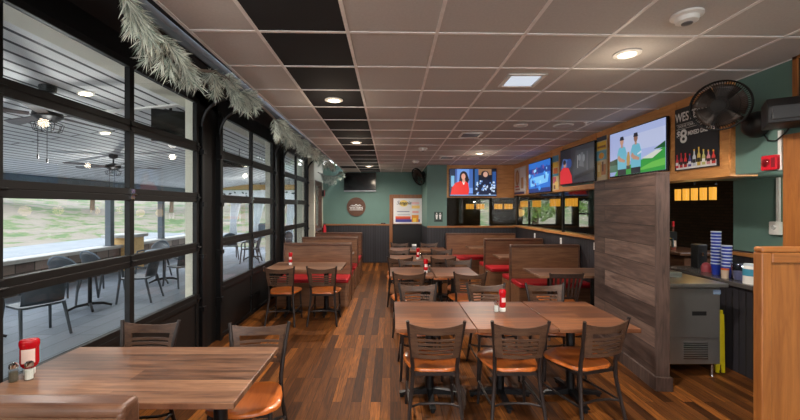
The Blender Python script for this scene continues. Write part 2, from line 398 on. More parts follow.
RZ = [0.001, 0.66, 1.24, 1.80, 2.375, 2.92]
def garage_door(idx, y0, y1, label):
    root = thing('door_%d' % idx, label, 'garage door'); root['kind'] = 'structure'; root.location = (WX, (y0 + y1) / 2, 0)
    w = (y1 - y0) / 2
    def P(name, mbb, mat, **k): return mbb.build(name, mat, root, **k)
    for k in range(5):
        z0, z1 = RZ[k], RZ[k + 1]
        f = MB(); h = 0.052
        f.box(-0.024, 0.024, -w, w, z0, z0 + h); f.box(-0.024, 0.024, -w, w, z1 - h, z1)
        for y in (-w + 0.028, 0, w - 0.028): f.box(-0.024, 0.024, y - 0.028, y + 0.028, z0 + h, z1 - h)
        fr = P('section_frame', f, M['doorblack'], bevel=0.004)
        for s in (-1, 1):
            a, b = (-w + 0.056, -0.028) if s < 0 else (0.028, w - 0.056)
            if k == 0: MB().box(-0.012, 0.006, a, b, z0 + h, z1 - h).build('solid_panel', M['doorsolid'], fr)
            else: MB().box(-0.014, -0.008, a, b, z0 + h, z1 - h).build('glass_pane', M['glass'], fr)
        if k:
            for y in (-w + 0.03, 0, w - 0.03):
                hm = MB().box(0.024, 0.034, y - 0.022, y + 0.022, z0 - 0.04, z0 + 0.045)
                hm.tube([(0.04, y - 0.03, z0), (0.04, y + 0.03, z0)], 0.009, 8)
                hm.build('hinge', M['chrome' if k == 3 and y == 0 else 'black'], root, smooth=True)
    for s in (-1, 1):
        y = s * (w + 0.05)
        t = MB().box(-0.02, 0.05, y - 0.012, y + 0.012, 0.0, 2.62).box(0.04, 0.052, y - 0.03, y + 0.03, 0.0, 2.62)
        for z in (0.5, 1.1, 1.7, 2.3): t.box(0.0, 0.07, y - 0.035, y + 0.035, z, z + 0.05)
        pts = [(0.03, y, 2.62)] + [(0.03 + 0.32 * (1 - math.cos(a)), y, 2.62 + 0.32 * math.sin(a)) for a in [math.radians(q) for q in range(10, 91, 10)]] + [(0.78, y, 2.94)]
        t.tube(pts, 0.022, 8)
        t.build('track', M['black'], root)
    box('lift_handle', 0.024, 0.05, -0.10, 0.10, 0.28, 0.31, M['black'], root)
    return root
garage_door(1, 2.07, 4.30, 'nearest black garage door of glass panes, beside the table with the white-labelled bottle')
garage_door(2, 4.86, 7.05, 'middle black garage door of glass panes, between the two piers')
garage_door(3, 7.70, 9.84, 'farthest black garage door of glass panes, beside the booths')

# --- end of the left wall with the exit door
mb = MB().box(-2.55, -2.05, 10.15, 10.30, 0, 3.0).box(-2.55, -2.05, 11.25, BY, 0, 3.0).box(-2.55, -2.05, 10.30, 11.25, 2.42, 3.0)
struct(mb.build('trim_6', M['cream']), 'cream wall beside the exit door', 'wall')
root = thing('door_4', 'narrow glazed exit door at the far end of the left wall', 'door', (-2.1, 10.775, 0)); root['kind'] = 'structure'
mb = MB()
for y in (-0.44, 0.44): mb.box(-0.03, 0.06, y - 0.05, y + 0.05, 0, 2.42)
mb.box(-0.03, 0.06, -0.39, 0.39, 2.3, 2.42).box(-0.03, 0.03, -0.39, 0.39, 0, 0.25).box(-0.03, 0.03, -0.39, 0.39, 1.0, 1.12)
mb.build('door_frame', M['boothdark'], root, bevel=0.004)
box('glass_pane', -0.006, 0.0, -0.39, 0.39, 0.25, 1.0, M['glass'], root); box('glass_pane', -0.006, 0.0, -0.39, 0.39, 1.12, 2.3, M['glass'], root)
box('push_bar', 0.03, 0.07, -0.34, 0.34, 1.02, 1.08, M['grey'], root, bevel=0.006)

# --- back wall, pilaster, right side
struct(box('wall_back', -2.6, 1.0, BY, BY + 0.15, 1.13, 2.95, M['green']), 'green painted back wall with a black television', 'wall')
struct(box('baseboard_back', -2.6, 0.95, BY - 0.03, BY + 0.15, 0.0, 1.13, M['wains']), 'dark beadboard wainscot along the back wall', 'wainscot')
struct(MB().box(-2.05, -0.03, BY - 0.055, BY - 0.0, 1.13, 1.17).build('trim_7', M['oakx']), 'oak chair rail on the back wall', 'trim')
mb = MB().box(0.945, 1.46, 9.79, 14.2, 1.15, 2.95)
struct(mb.build('wall_pilaster', M['green']), 'green wall return with the restroom sign', 'wall')
struct(MB().box(0.945, 1.46, 9.77, 14.2, 0.0, 1.15).build('baseboard_pilaster', M['wains']), 'dark beadboard below the restroom sign', 'wainscot')
# half wall under the glass
struct(MB().box(1.46, 3.34, 9.79, 9.92, 0.0, 1.155).build('wall_half_back', M['wains']), 'dark beadboard half wall behind the farthest right booth', 'wall')
struct(MB().box(3.24, 3.36, 4.82, 9.79, 0.0, 1.175).build('wall_half_right', M['wainsy']), 'dark beadboard half wall beside the right booths', 'wall')
struct(MB().box(0.945, 3.20, 9.745, 9.94, 1.155, 1.195).build('trim_8', M['oakx']), 'oak ledge capping the back half wall', 'trim')
struct(MB().box(3.20, 3.40, 4.80, 9.94, 1.175, 1.215).build('trim_9', M['oaky']), 'oak ledge capping the right half wall', 'trim')
# glass above the half walls
for i, (nm, args) in enumerate([('window_1', (3.295, 3.303, 7.24, 9.80, 1.215, 1.99)), ('window_2', (3.295, 3.303, 4.84, 7.20, 1.215, 1.99)), ('window_3', (1.47, 3.27, 9.83, 9.838, 1.195, 1.94))]):
    struct(box(nm, *args, M['barglass']), ['far pane of partition glass beside the right booths', 'near pane of partition glass beside the right booths', 'partition glass pane under the television showing a woman in red'][i], 'window')
struct(MB().box(3.28, 3.32, 7.20, 7.24, 1.215, 1.99).box(3.27, 3.33, 9.80, 9.86, 1.195, 1.99).build('trim_10', M['black']), 'slim black posts between the partition glass panes', 'trim')
# soffits that carry the televisions
struct(MB().box(1.46, 3.2, 9.79, 10.1, 1.93, 2.79).build('wall_soffit_back', M['soffitx']), 'oak soffit facing the room above the back half wall', 'soffit')
struct(MB().box(3.2, 3.45, 3.55, 10.1, 1.985, 2.90).build('wall_soffit_right', M['soffity']), 'long oak soffit carrying televisions along the right side', 'soffit')
mb = MB().box(3.185, 3.2, 3.55, 9.79, 1.985, 2.06)
for y in (3.60, 4.26, 5.48, 5.90, 7.06, 7.52, 8.80, 9.74): mb.box(3.188, 3.2, y - 0.035, y + 0.035, 2.06, 2.84)
struct(mb.build('trim_11', M['soffity'], bevel=0.002), 'oak battens and bottom edge on the right soffit', 'trim')
struct(MB().box(3.19, 3.2, 5.85, 7.05, 2.0, 2.09).build('trim_12', M['green']), 'green strip below the darkest television', 'trim')
struct(MB().box(1.46, 1.5, 9.775, 9.79, 1.93, 2.77).box(1.46, 3.2, 9.775, 9.79, 2.72, 2.77).build('trim_13', M['soffitx']), 'oak frame around the back soffit', 'trim')
# green wall over the service counter
struct(MB().box(3.24, 4.05, 2.4, 3.55, 2.0, 2.98).box(3.45, 4.05, 3.55, 4.41, 2.0, 2.98).build('wall_right', M['green']), 'green wall with the red alarm and the white thermostat conduit', 'wall')
struct(MB().box(4.0, 4.12, 3.0, 4.41, 1.2, 2.0).build('wall_recess', M['green']), 'green recessed wall above the service counter', 'wall')
struct(MB().box(4.0, 4.12, 3.0, 4.41, 0.0, 1.2).build('baseboard_right', M['wainsy']), 'dark wainscot behind the service counter', 'wainscot')
struct(MB().box(3.965, 4.0, 3.0, 4.6, 1.14, 1.18).build('trim_14', M['oaky']), 'oak rail behind the service counter', 'trim')
struct(MB().box(3.24, 4.12, -4.0, 2.95, 0, 3.0).build('wall_front_right', M['green']), 'green wall at the right edge', 'wall')
struct(MB().box(3.19, 3.24, 2.7, 3.075, 0.0, 2.28).build('door_5', M['oak'], bevel=0.004), 'oak door post behind the oak partition', 'door')
struct(MB().box(-2.7, 1.0, -4.2, -4.0, 0.0, 0.7).box(-2.7, 7.6, -4.2, -4.0, 2.5, 3.2).box(3.0, 7.6, -4.2, -4.0, 0, 2.5).build('wall_front', M['green']), 'front wall behind the viewer', 'wall')

# --- bar room beyond the glass
struct(MB().box(3.36, 7.6, 4.41, 14.2, 2.46, 2.56).box(1.46, 3.36, 9.92, 14.2, 2.46, 2.56).build('ceiling_bar', M['bardark']), 'dark ceiling over the bar room', 'ceiling')
struct(MB().box(7.5, 7.6, 2.9, 14.2, 0, 2.5).build('wall_bar_right', M['brickdark']), 'dark brick wall beyond the bar', 'wall')
struct(MB().box(4.05, 7.6, 2.9, 3.0, 0, 2.5).build('wall_bar_front', M['bardark']), 'dark end wall of the bar room', 'wall')
WB = [(3.28, 3.72, 0.2, 2.0), (4.85, 6.20, 1.0, 1.98), (6.35, 6.80, 1.0, 1.98), (6.95, 7.42, 0.9, 1.96)]
mb = MB(); xs = 1.46
for a, b, z0, z1 in WB:
    mb.box(xs, a, 14.0, 14.2, 0, 2.5).box(a, b, 14.0, 14.2, 0, z0).box(a, b, 14.0, 14.2, z1, 2.5); xs = b
mb.box(xs, 7.6, 14.0, 14.2, 0, 2.5)
struct(mb.build('wall_bar_back', M['bardark']), 'dark far wall of the bar room with bright windows', 'wall')
for i, (a, b, z0, z1) in enumerate(WB):
    r = thing('window_%d' % (4 + i), ['tall bright door glass seen under the woman on the television', 'wide bright window beyond the bar', 'narrow bright window beyond the bar, right of the wide one', 'narrow bright window beyond the bar, nearest the grey board partition'][i], 'window'); r['kind'] = 'structure'
    f = MB().box(a, b, 14.02, 14.1, z0, z0 + 0.05).box(a, b, 14.02, 14.1, z1 - 0.05, z1).box(a, a + 0.05, 14.02, 14.1, z0, z1).box(b - 0.05, b, 14.02, 14.1, z0, z1)
    if i == 1: f.box((a + b) / 2 - 0.4, (a + b) / 2 - 0.33, 14.02, 14.1, z0, z1)
    if i == 3: f.box(a, b, 14.02, 14.1, 1.4, 1.46)
    f.build('window_frame', M['bardark'], r); box('glass_pane', a + 0.05, b - 0.05, 14.05, 14.056, z0 + 0.05, z1 - 0.05, M['glass'], r)
bar = thing('bar_counter', 'long dark wood bar counter beyond the partition glass', 'bar', (0, 0, 0))
MB().box(4.2, 4.6, 5.4, 13.0, 0.0, 1.0).build('counter_front', M['barwood'], bar); MB().box(4.1, 4.75, 5.35, 13.1, 1.0, 1.045).build('counter_top', M['barwood'], bar, bevel=0.008)

# ================================================================== CEILING FITTINGS
def on_ceiling(x, y): return (x, y, zc(y) - 0.004)
def tiltc(o): o.rotation_euler.x = -tl; return o
def downlight(x, y, label, on=True):
    r = tiltc(thing('recessed_downlight', label, 'ceiling light', on_ceiling(x, y), 0, 'recessed ceiling lights'))
    MB().lathe([(0.062, 0.0), (0.066, -0.014), (0.098, -0.007), (0.098, 0.0)], seg=28).build('trim_ring', M['white'], r, smooth=True)
    MB().lathe([(0.0005, -0.006), (0.063, -0.006), (0.063, -0.002), (0.0005, -0.002)], seg=24).build('lens', M['lampwarm'] if on else M['white'], r)
    if on:
        l = D.lights.new('downlight_beam', 'SPOT'); l.energy = POWER; l.color = (1.0, 0.91, 0.80); l.spot_size = math.radians(168); l.spot_blend = 0.75; l.shadow_soft_size = 0.06
        lo = D.objects.new('downlight_beam', l); COL.objects.link(lo); lo.location = (x, y, zc(y) - 0.05)
        l = D.lights.new('downlight_spill', 'POINT'); l.energy = 3.0; l.color = (1.0, 0.82, 0.62); l.shadow_soft_size = 0.05
        lo = D.objects.new('downlight_spill', l); COL.objects.link(lo); lo.location = (x, y, zc(y) - 0.26)
    return r
POWER = 195.0
downlight(1.84, 2.94, 'lit recessed downlight in a taupe tile, closest to the large cage fan')
downlight(-0.62, 4.14, 'lit recessed downlight in the black tiles, nearest of the strip')
downlight(-0.60, 6.62, 'lit recessed downlight in the black tiles, second along the strip')
downlight(-0.57, 10.0, 'lit recessed downlight in the black tiles, last before the back wall')
downlight(1.85, 7.83, 'lit recessed downlight between the two slotted vents and the woman on screen')
downlight(1.84, 5.34, 'unlit recessed downlight beside the slotted vent', False)
for x, y in ((-0.62, 1.66), (1.84, 0.5), (-0.62, -0.8), (1.84, -2.0), (-0.6, -3.0)):   # the same row goes on over the viewer's head
    downlight(x, y, 'lit recessed downlight over the viewer, out of the frame')

def vent(x0, x1, y0, y1, label, bright):
    cx, cy = (x0 + x1) / 2, (y0 + y1) / 2; w, d = (x1 - x0) / 2, (y1 - y0) / 2
    r = tiltc(thing('ceiling_vent', label, 'vent', on_ceiling(cx, cy), 0, 'ceiling vents'))
    MB().box(-w, w, -d, -d + 0.03, -0.012, 0).box(-w, w, d - 0.03, d, -0.012, 0).box(-w, -w + 0.03, -d, d, -0.012, 0).box(w - 0.03, w, -d, d, -0.012, 0).build('vent_frame', M['white'], r)
    if bright: box('diffuser', -w + 0.045, w - 0.045, -d + 0.045, d - 0.045, -0.010, -0.002, M['ventglow'], r)
    else:
        box('backing', -w + 0.03, w - 0.03, -d + 0.03, d - 0.03, -0.003, -0.001, M['grey'], r)
        for k in range(6):
            y = -d + 0.05 + k * (2 * d - 0.1) / 5
            MB().bar((-w + 0.03, y, -0.007), (w - 0.03, y, -0.007), 0.012, 0.004).build('louvre', M['grey'], r)
    return r
M['ventglow'] = emit('pale_diffuser_glow', (0.80, 0.88, 1.0, 1), 0.75)  # the vent's diffuser emits a weak pale glow
vent(1.05, 1.40, 3.36, 3.70, 'square ceiling panel with a bright white diffuser', True)
vent(1.10, 1.43, 5.82, 6.18, 'grey slotted square ceiling vent, nearer of the two', False)
vent(1.10, 1.43, 8.25, 8.62, 'grey slotted square ceiling vent, farther of the two', False)
def puck(name, x, y, prof, label, cat, mat='white', extra=None, group=None):
    r = tiltc(thing(name, label, cat, on_ceiling(x, y), 0, group))
    MB().lathe(prof, seg=28).build('body', M[mat], r, smooth=True)
    if extra: extra(r)
    return r
def smoke_extra(r):
    MB().lathe([(0.030, -0.052), (0.030, -0.060), (0.012, -0.064), (0.0005, -0.064)], seg=20).build('sensor', M['grey'], r, smooth=True)
    MB().lathe([(0.058, -0.034), (0.060, -0.037), (0.054, -0.040)], seg=24).build('slot_ring', M['blackplastic'], r)
SM = [(0.088, 0.0), (0.088, -0.014), (0.066, -0.022), (0.060, -0.046), (0.040, -0.054), (0.0005, -0.055)]
puck('smoke_detector', 1.85, 2.36, SM, 'round white smoke detector on the ceiling above the large cage fan', 'smoke detector', extra=smoke_extra, group='ceiling smoke detectors')
puck('smoke_detector', 0.62, 7.23, SM, 'round white smoke detector left of the slotted vents', 'smoke detector', extra=smoke_extra, group='ceiling smoke detectors')
puck('smoke_detector', 0.60, 9.0, SM, 'small white ceiling dome above the far wall fan', 'smoke detector', extra=smoke_extra, group='ceiling smoke detectors')
def grille(r): MB().lathe([(0.0005, -0.013), (0.112, -0.013), (0.112, -0.009)], seg=28).build('speaker_grille', flat((196, 196, 196)), r)
SP = [(0.135, 0.0), (0.135, -0.006), (0.118, -0.011), (0.0005, -0.010)]
puck('ceiling_speaker', 2.44, 5.34, SP, 'flat round white ceiling speaker closest to the dark-toned television', 'speaker', extra=grille, group='round ceiling speakers')
puck('ceiling_speaker', 1.87, 8.55, SP, 'flat round white ceiling speaker above the woman on screen', 'speaker', extra=grille, group='round ceiling speakers')
puck('ceiling_speaker', -0.03, 10.8, SP, 'flat round white ceiling speaker by the back wall', 'speaker', extra=grille, group='round ceiling speakers')
puck('fire_sprinkler', 2.67, 5.16, [(0.03, 0.0), (0.03, -0.006), (0.008, -0.01), (0.008, -0.035), (0.02, -0.037), (0.02, -0.041), (0.0005, -0.042)], 'small white fire sprinkler right of the round ceiling speaker', 'sprinkler')

# ================================================================== SCREENS AND POSTERS
def decals(name, polys, parent, y0, mats, step=0.0006):
    """flat printed or lit shapes on a board facing local -y, each layer in front of the last"""
    mb = MB(); ml = []; 
    for k, (c, poly) in enumerate(polys):
        m = mats(c)
        if m not in ml: ml.append(m)
        y = y0 - step * (k + 1)
        area = sum(poly[i][0] * poly[(i + 1) % len(poly)][1] - poly[(i + 1) % len(poly)][0] * poly[i][1] for i in range(len(poly)))
        if area < 0: poly = poly[::-1]
        mb.add([(u, y, w) for u, w in poly], [tuple(range(len(poly)))], ml.index(m))
    return mb.build(name, ml, parent)
def R4(x0, x1, z0, z1): return [(x0, z0), (x1, z0), (x1, z1), (x0, z1)]
def television(loc, rz, w, h, label, screen_col, polys, on=True, tilt=0.0, strength=0.9):
    r = thing('television', label, 'television', loc, rz, 'wall televisions'); r.rotation_euler = (tilt, 0, rz)
    MB().prism(rrect(w, h, 0.012), -0.035, 0.0, 'xz').build('housing', M['bezel'], r, bevel=0.004)
    box('wall_bracket', -0.15, 0.15, 0.0, 0.02, -0.1, 0.1, M['black'], r)
    sw, sh = w / 2 - 0.014, h / 2 - 0.014
    s = box('screen', -sw, sw, -0.0368, -0.034, -sh + 0.006, sh, lit(screen_col, strength) if on else M['offscreen'], r)
    if polys:
        def q(poly): return [(max(-sw, min(sw, (u - 0.5) * 2 * sw)), max(-sh + 0.006, min(sh, (v - 0.5) * 2 * sh))) for u, v in poly]
        decals('screen_picture', [(c, q(p)) for c, p in polys], s, -0.0368, lambda c: lit(c, strength))
    return r
# woman in red beside a person in a patterned shirt
pol = [((22, 40, 70), R4(0, .12, 0, 1)), ((116, 176, 214), R4(.03, .10, .35, .75)), ((108, 150, 220), R4(.16, .50, .1, 1)), ((66, 104, 176), R4(.42, .54, .3, 1)), ((16, 22, 38), R4(.50, 1, 0, 1)), ((150, 110, 76), R4(.60, .90, .78, 1)), ((46, 90, 150), R4(.54, .62, .2, 1)), ((44, 80, 140), R4(.92, 1, .3, .9)),
       ((36, 26, 30), circ(.085, 18, .30, .74, .18)), ((30, 20, 24), [(.22, .78), (.20, .5), (.26, .42), (.38, .42), (.42, .6), (.38, .8)]), ((222, 160, 138), circ(.045, 16, .295, .72, .115)), ((214, 150, 128), [(.27, .62), (.33, .62), (.34, .48), (.27, .48)]),
       ((228, 44, 36), [(.02, .05), (.05, .32), (.12, .48), (.24, .56), (.29, .46), (.34, .55), (.40, .46), (.42, .2), (.40, .05)]), ((244, 236, 230), [(.27, .56), (.29, .42), (.31, .42), (.33, .55), (.30, .48)]),
       ((40, 32, 34), circ(.085, 16, .76, .80, .14)), ((206, 160, 140), circ(.05, 16, .77, .80, .10)), ((24, 32, 58), [(.54, 0), (.56, .4), (.66, .6), (.88, .6), (.97, .4), (1, 0)])]
rnd = random.Random(3)
for k in range(34): pol.append(((196, 214, 236) if k % 3 else (110, 150, 210), circ(rnd.uniform(.012, .028), 7, rnd.uniform(.57, .96), rnd.uniform(.05, .55), rnd.uniform(.03, .05))))
pol.append(((120, 150, 190), R4(0, 1, 0.0, .045)))
television((2.12, 9.765, 2.318), 0, 1.22, 0.72, 'lit television showing a woman in a red shirt, on the back soffit', (60, 90, 160), pol, strength=1.0)
# blue crowd picture
pol = [((40, 110, 200), R4(0, 1, 0, 1)), ((24, 60, 140), R4(0, 1, .62, .8)), ((120, 190, 240), [(.1, .2), (.9, .3), (.95, .55), (.08, .5)]), ((30, 50, 110), R4(0, 1, 0, .14))]
for k in range(26): pol.append((((150, 210, 250), (30, 70, 160), (70, 150, 230), (130, 90, 150))[k % 4], circ(rnd.uniform(.02, .06), 9, rnd.uniform(.08, .92), rnd.uniform(.12, .85), rnd.uniform(.03, .08))))
RR = -PI / 2
television((3.178, 8.01, 2.325), RR, 1.18, 0.68, 'lit television showing a bright blue crowd scene, on the right soffit', (30, 80, 170), pol, strength=0.95)
# dark grey scene with a red figure
pol = [((46, 48, 54), R4(0, 1, 0, 1)), ((60, 64, 70), [(.4, .2), (1, .35), (1, .85), (.5, .9)]), ((28, 30, 36), R4(0, .35, .55, 1)), ((74, 110, 170), [(.02, .45), (.3, .5), (.34, .68), (.1, .75)]), ((40, 70, 130), circ(.08, 14, .3, .58, .14)), ((226, 40, 44), [(0, .0), (0, .38), (.1, .5), (.28, .46), (.38, .22), (.40, 0)]), ((190, 140, 120), circ(.045, 12, .16, .58, .09)), ((30, 24, 26), circ(.05, 12, .15, .64, .07)),
       ((96, 100, 106), [(.6, .45), (.66, .8), (.72, .8), (.74, .4)]), ((120, 124, 128), circ(.04, 10, .62, .68, .09)), ((120, 124, 128), circ(.035, 10, .74, .64, .10)), ((22, 24, 28), [(.45, .1), (1, .22), (1, .3), (.5, .2)]), ((84, 88, 94), R4(.82, .86, .3, .8)), ((150, 150, 150), R4(.56, .58, .4, .75))]
television((3.178, 6.41, 2.405), RR, 1.18, 0.64, 'lit television with a dark grey picture and a red figure', (40, 42, 48), pol, strength=0.75)
# two golfers with a trophy
def golfer(cx, skin, s=1.0):
    return [((112, 190, 214), [(cx - .085, .12), (cx - .095, .48), (cx - .065, .62), (cx, .66), (cx + .065, .62), (cx + .095, .48), (cx + .085, .12)]), ((196, 150, 128), R4(cx - .018, cx + .018, .62, .70)), (skin, circ(.036, 14, cx, .76, .085)), ((40, 40, 52), [(cx - .042, .80), (cx - .03, .87), (cx + .03, .87), (cx + .042, .80), (cx + .05, .785), (cx - .042, .79)]),
            ((30, 34, 48), [(cx - .085, 0), (cx - .085, .14), (cx + .085, .14), (cx + .085, 0)]), ((196, 150, 128), [(cx - .09, .40), (cx - .05, .32), (cx + .06, .28), (cx + .07, .33), (cx - .02, .40), (cx - .06, .47)])]
pol = [((176, 190, 236), R4(0, 1, .3, 1)), ((196, 206, 240), R4(.3, 1, .5, .85)), ((26, 66, 44), [(0, .24), (0, .36), (.16, .40), (.2, .24)]), ((60, 110, 90), R4(0, .3, .1, .26)), ((52, 160, 66), [(0.1, 0), (.2, .2), (.5, .22), (1, .46), (1, 0)]), ((220, 226, 214), [(.62, .30), (.86, .42), (.96, .40), (.8, .27)]), ((22, 90, 44), [(.82, .44), (1, .56), (1, .44)]), ((110, 196, 84), [(.5, .05), (.8, .2), (1, .24), (1, .1)])]
pol += golfer(.26, (206, 156, 134)) + golfer(.53, (150, 110, 92))
pol += [((186, 150, 84), [(.37, .2), (.36, .36), (.385, .5), (.41, .5), (.43, .36), (.42, .2)]), ((70, 60, 50), R4(.36, .43, .12, .2)), ((214, 226, 240), [(.56, .42), (.63, .47), (.64, .43), (.57, .39)])]
television((3.178, 4.86, 2.42), RR, 1.12, 0.63, 'lit television showing two golfers in pale blue shirts above the grey board partition', (150, 170, 220), pol, strength=0.75)
# the dark television on the back wall
t = television((-0.92, BY - 0.022, 2.45), 0, 0.97, 0.56, 'switched-off black television on the green back wall', (0, 0, 0), None, on=False)
box('silver_trim', -0.485, 0.485, -0.05, 0.0, -0.30, -0.265, M['silver'], t, bevel=0.004)

def poster(loc, rz, w, h, label, base, polys, frame=None, name='poster', cat='poster', thick=0.012, group=None):
    r = thing(name, label, cat, loc, rz, group)
    bd = box('board', -w / 2, w / 2, -thick, 0, -h / 2, h / 2, flat(base), r)
    if frame:
        f = MB(); t = 0.02
        f.box(-w / 2 - t, w / 2 + t, -thick - 0.006, 0.0, h / 2, h / 2 + t).box(-w / 2 - t, w / 2 + t, -thick - 0.006, 0.0, -h / 2 - t, -h / 2).box(-w / 2 - t, -w / 2, -thick - 0.006, 0, -h / 2, h / 2).box(w / 2, w / 2 + t, -thick - 0.006, 0, -h / 2, h / 2)
        f.build('frame', frame, r)
    if polys: decals('print', [(c, [((u - .5) * w, (v - .5) * h) for u, v in p]) for c, p in polys], bd, -thick, lambda c: flat(c))
    return r
p = poster((3.195, 9.30, 2.335), RR, 0.80, 0.66, 'pale poster with a brown round emblem next to the blue television', (206, 200, 196),
       [((168, 120, 84), circ(.17, 20, .27, .62, .30)), ((196, 160, 120), circ(.10, 16, .27, .64, .20)), ((196, 70, 60), R4(.08, .42, .26, .32)), ((150, 90, 80), R4(.1, .7, .16, .21)), ((226, 222, 220), R4(.52, .95, .12, .95)), ((180, 140, 96), R4(.62, .82, .2, .6)), ((60, 52, 96), R4(0, .9, 0, .08))], None, group='soffit posters')
pols = [((86, 150, 190), R4(0, 1, .82, 1)), ((226, 190, 70), R4(.05, .95, .66, .80)), ((206, 110, 60), R4(.15, .85, .48, .64)), ((90, 160, 190), R4(0, 1, .40, .47)), ((196, 90, 110), R4(.1, .6, .2, .38)), ((236, 206, 120), R4(.4, .9, .05, .24)), ((120, 90, 70), R4(.2, .5, .03, .14))]
poster((3.195, 7.29, 2.35), RR, 0.27, 0.66, 'narrow colourful drinks banner between the blue and the dark-toned televisions', (214, 196, 150), pols, None, group='soffit posters')
pols = [((60, 70, 90), R4(0, 1, .90, 1)), ((236, 200, 70), R4(.04, .96, .70, .88)), ((150, 110, 70), R4(.1, .9, .74, .79)), ((120, 190, 210), R4(0, 1, .46, .68)), ((236, 170, 60), circ(.26, 16, .5, .56, .07)), ((220, 190, 110), R4(.08, .5, .08, .42)), ((196, 130, 80), R4(.5, .92, .12, .36)), ((110, 80, 60), R4(.58, .72, .2, .42)), ((240, 224, 170), R4(.15, .35, .2, .36))]
poster((3.195, 5.70, 2.425), RR, 0.27, 0.66, 'narrow yellow and blue drinks banner next to the golfers on screen', (210, 196, 160), pols, None, group='soffit posters')
# the black drinks poster
bp = poster((3.195, 3.95, 2.435), RR, 0.56, 0.68, 'black poster of eight drink bottles with white lettering, behind the cage fan', (32, 32, 36), None, None, group='soffit posters')
for zz in (0.162, 0.112): box('printed_rule', -0.255, 0.125, -0.0128, -0.012, zz - 0.004, zz + 0.004, flat((170, 168, 166)), bp)
box('printed_strip', -0.258, 0.258, -0.0126, -0.012, -0.33, -0.272, flat((230, 228, 224)), bp)
W = flat((226, 224, 222))
text('lettering', 'WESTERN', 0.135, W, bp, (-0.06, -0.0135, 0.235), sx=0.70, bold=0.002)
text('lettering', 'CHOOSE YOUR MIXER', 0.034, W, bp, (-0.08, -0.0135, 0.138), sx=0.9)
text('lettering', '$', 0.10, W, bp, (-0.225, -0.0135, 0.055), bold=0.002)
text('lettering', '8', 0.20, W, bp, (-0.155, -0.0135, 0.02), bold=0.004)
text('lettering', 'MIXED DRINKS', 0.062, W, bp, (0.075, -0.0135, 0.045), sx=0.82, bold=0.0012)
cols = [(206, 60, 70), (190, 44, 60), (196, 50, 50), (90, 84, 140), (190, 196, 206), (206, 180, 90), (190, 190, 120), (206, 140, 150), (190, 60, 56)]
pol = []
for k, c in enumerate(cols):
    cx = -0.245 + k * 0.0612; hh = 0.13 + 0.012 * math.sin(k * 1.4) + (0.035 if k in (4, 5) else 0)
    z0 = -0.31; bw = 0.021
    pol.append((c, [(cx - bw, z0), (cx + bw, z0), (cx + bw, z0 + hh * .62), (cx + .008, z0 + hh * .78), (cx + .008, z0 + hh), (cx - .008, z0 + hh), (cx - .008, z0 + hh * .78), (cx - bw, z0 + hh * .62)]))
    pol.append(((50, 40, 40) if k % 3 else (230, 230, 230), R4(cx - bw * .9, cx + bw * .9, z0 + hh * .2, z0 + hh * .45)))
    pol.append(((220, 170, 60) if k > 3 else (200, 40, 50), R4(cx - .009, cx + .009, z0 + hh, z0 + hh + .016)))
decals('bottle_print', pol, bp, -0.0135, lambda c: flat(c))

# framed poster on the back door
d = thing('door_6', 'dark back door in an oak casing, with a sunset-coloured drinks poster', 'door', (0.52, BY - 0.03, 0)); d['kind'] = 'structure'
MB().box(-0.55, -0.46, -0.04, 0.0, 0, 2.04).box(0.46, 0.55, -0.04, 0.0, 0, 2.04).box(-0.55, 0.55, -0.042, 0.0, 1.96, 2.06).build('door_frame', M['oak'], d, bevel=0.003)
box('door_leaf', -0.46, 0.46, -0.02, 0.0, 0.0, 1.96, M['doorsolid'], d)
p = poster((0.52, BY - 0.052, 1.565), 0, 0.86, 0.76, 'white drinks poster with yellow sun and sunset stripes on the back door', (226, 222, 222),
       [((246, 214, 110), circ(.15, 20, .36, .80, .13)), ((206, 60, 56), R4(.07, .60, .17, .28)), ((230, 110, 50), R4(.07, .60, .24, .29)), ((70, 70, 150), R4(.07, .92, .06, .17)), ((240, 190, 190), R4(.64, .90, .76, .86)), ((246, 206, 120), R4(.64, .92, .60, .72)), ((236, 170, 160), R4(.66, .88, .42, .50)), ((236, 150, 40), R4(.64, .88, .06, .34)), ((250, 210, 80), R4(.68, .80, .06, .22)), ((120, 120, 140), R4(.12, .56, .46, .49)), ((150, 150, 160), R4(.14, .58, .34, .36))], M['oak'])
text('lettering', 'Sangria', 0.155, flat((46, 44, 60)), p, (-0.12, -0.022, 0.245), shear=0.35)
# round sign
s = thing('round_wall_sign', 'round brown wooden sign with white lettering on the green back wall', 'sign', (-1.04, BY - 0.0, 1.69))
MB().lathe([(0.285, 0.0), (0.285, 0.03), (0.25, 0.03), (0.25, 0.022), (0.0005, 0.022)], seg=40, R=Matrix.Rotation(PI / 2, 3, 'X')).build('disc', M['signbrown'], s, smooth=True)
text('lettering', 'WESTERN', 0.105, W, s, (0, -0.024, -0.035), sx=0.85, bold=0.002)
decals('skyline', [((226, 224, 222), R4(-.2, .2, -.10, -.085)), ((226, 224, 222), [(-.18, .03), (-.12, .06), (-.06, .045), (0, .085), (.05, .05), (.11, .07), (.17, .03), (.11, .045), (.05, .03), (0, .05), (-.06, .028), (-.12, .04)])], s, -0.0225, lambda c: flat(c))
# restroom sign
s = thing('restroom_sign', 'dark restroom sign with two white figures on the green wall return', 'sign', (1.24, 9.79, 1.43))
box('plate', -0.11, 0.11, -0.008, 0, -0.13, 0.13, flat((48, 68, 62)), s)
for nm, cx in (('figure', -0.045), ('figure', 0.045)):
    decals(nm, [((226, 226, 222), circ(.017, 12, cx, .09)), ((226, 226, 222), [(cx - .03, .06), (cx + .03, .06), (cx + .022, -.02), (cx - .022, -.02)]), ((226, 226, 222), R4(cx - .018, cx + .018, -.06, -.02))], s, -0.008, lambda c: flat(c))
box('braille_strip', -0.08, 0.08, -0.010, -0.008, -0.11, -0.085, flat((20, 24, 24)), s)

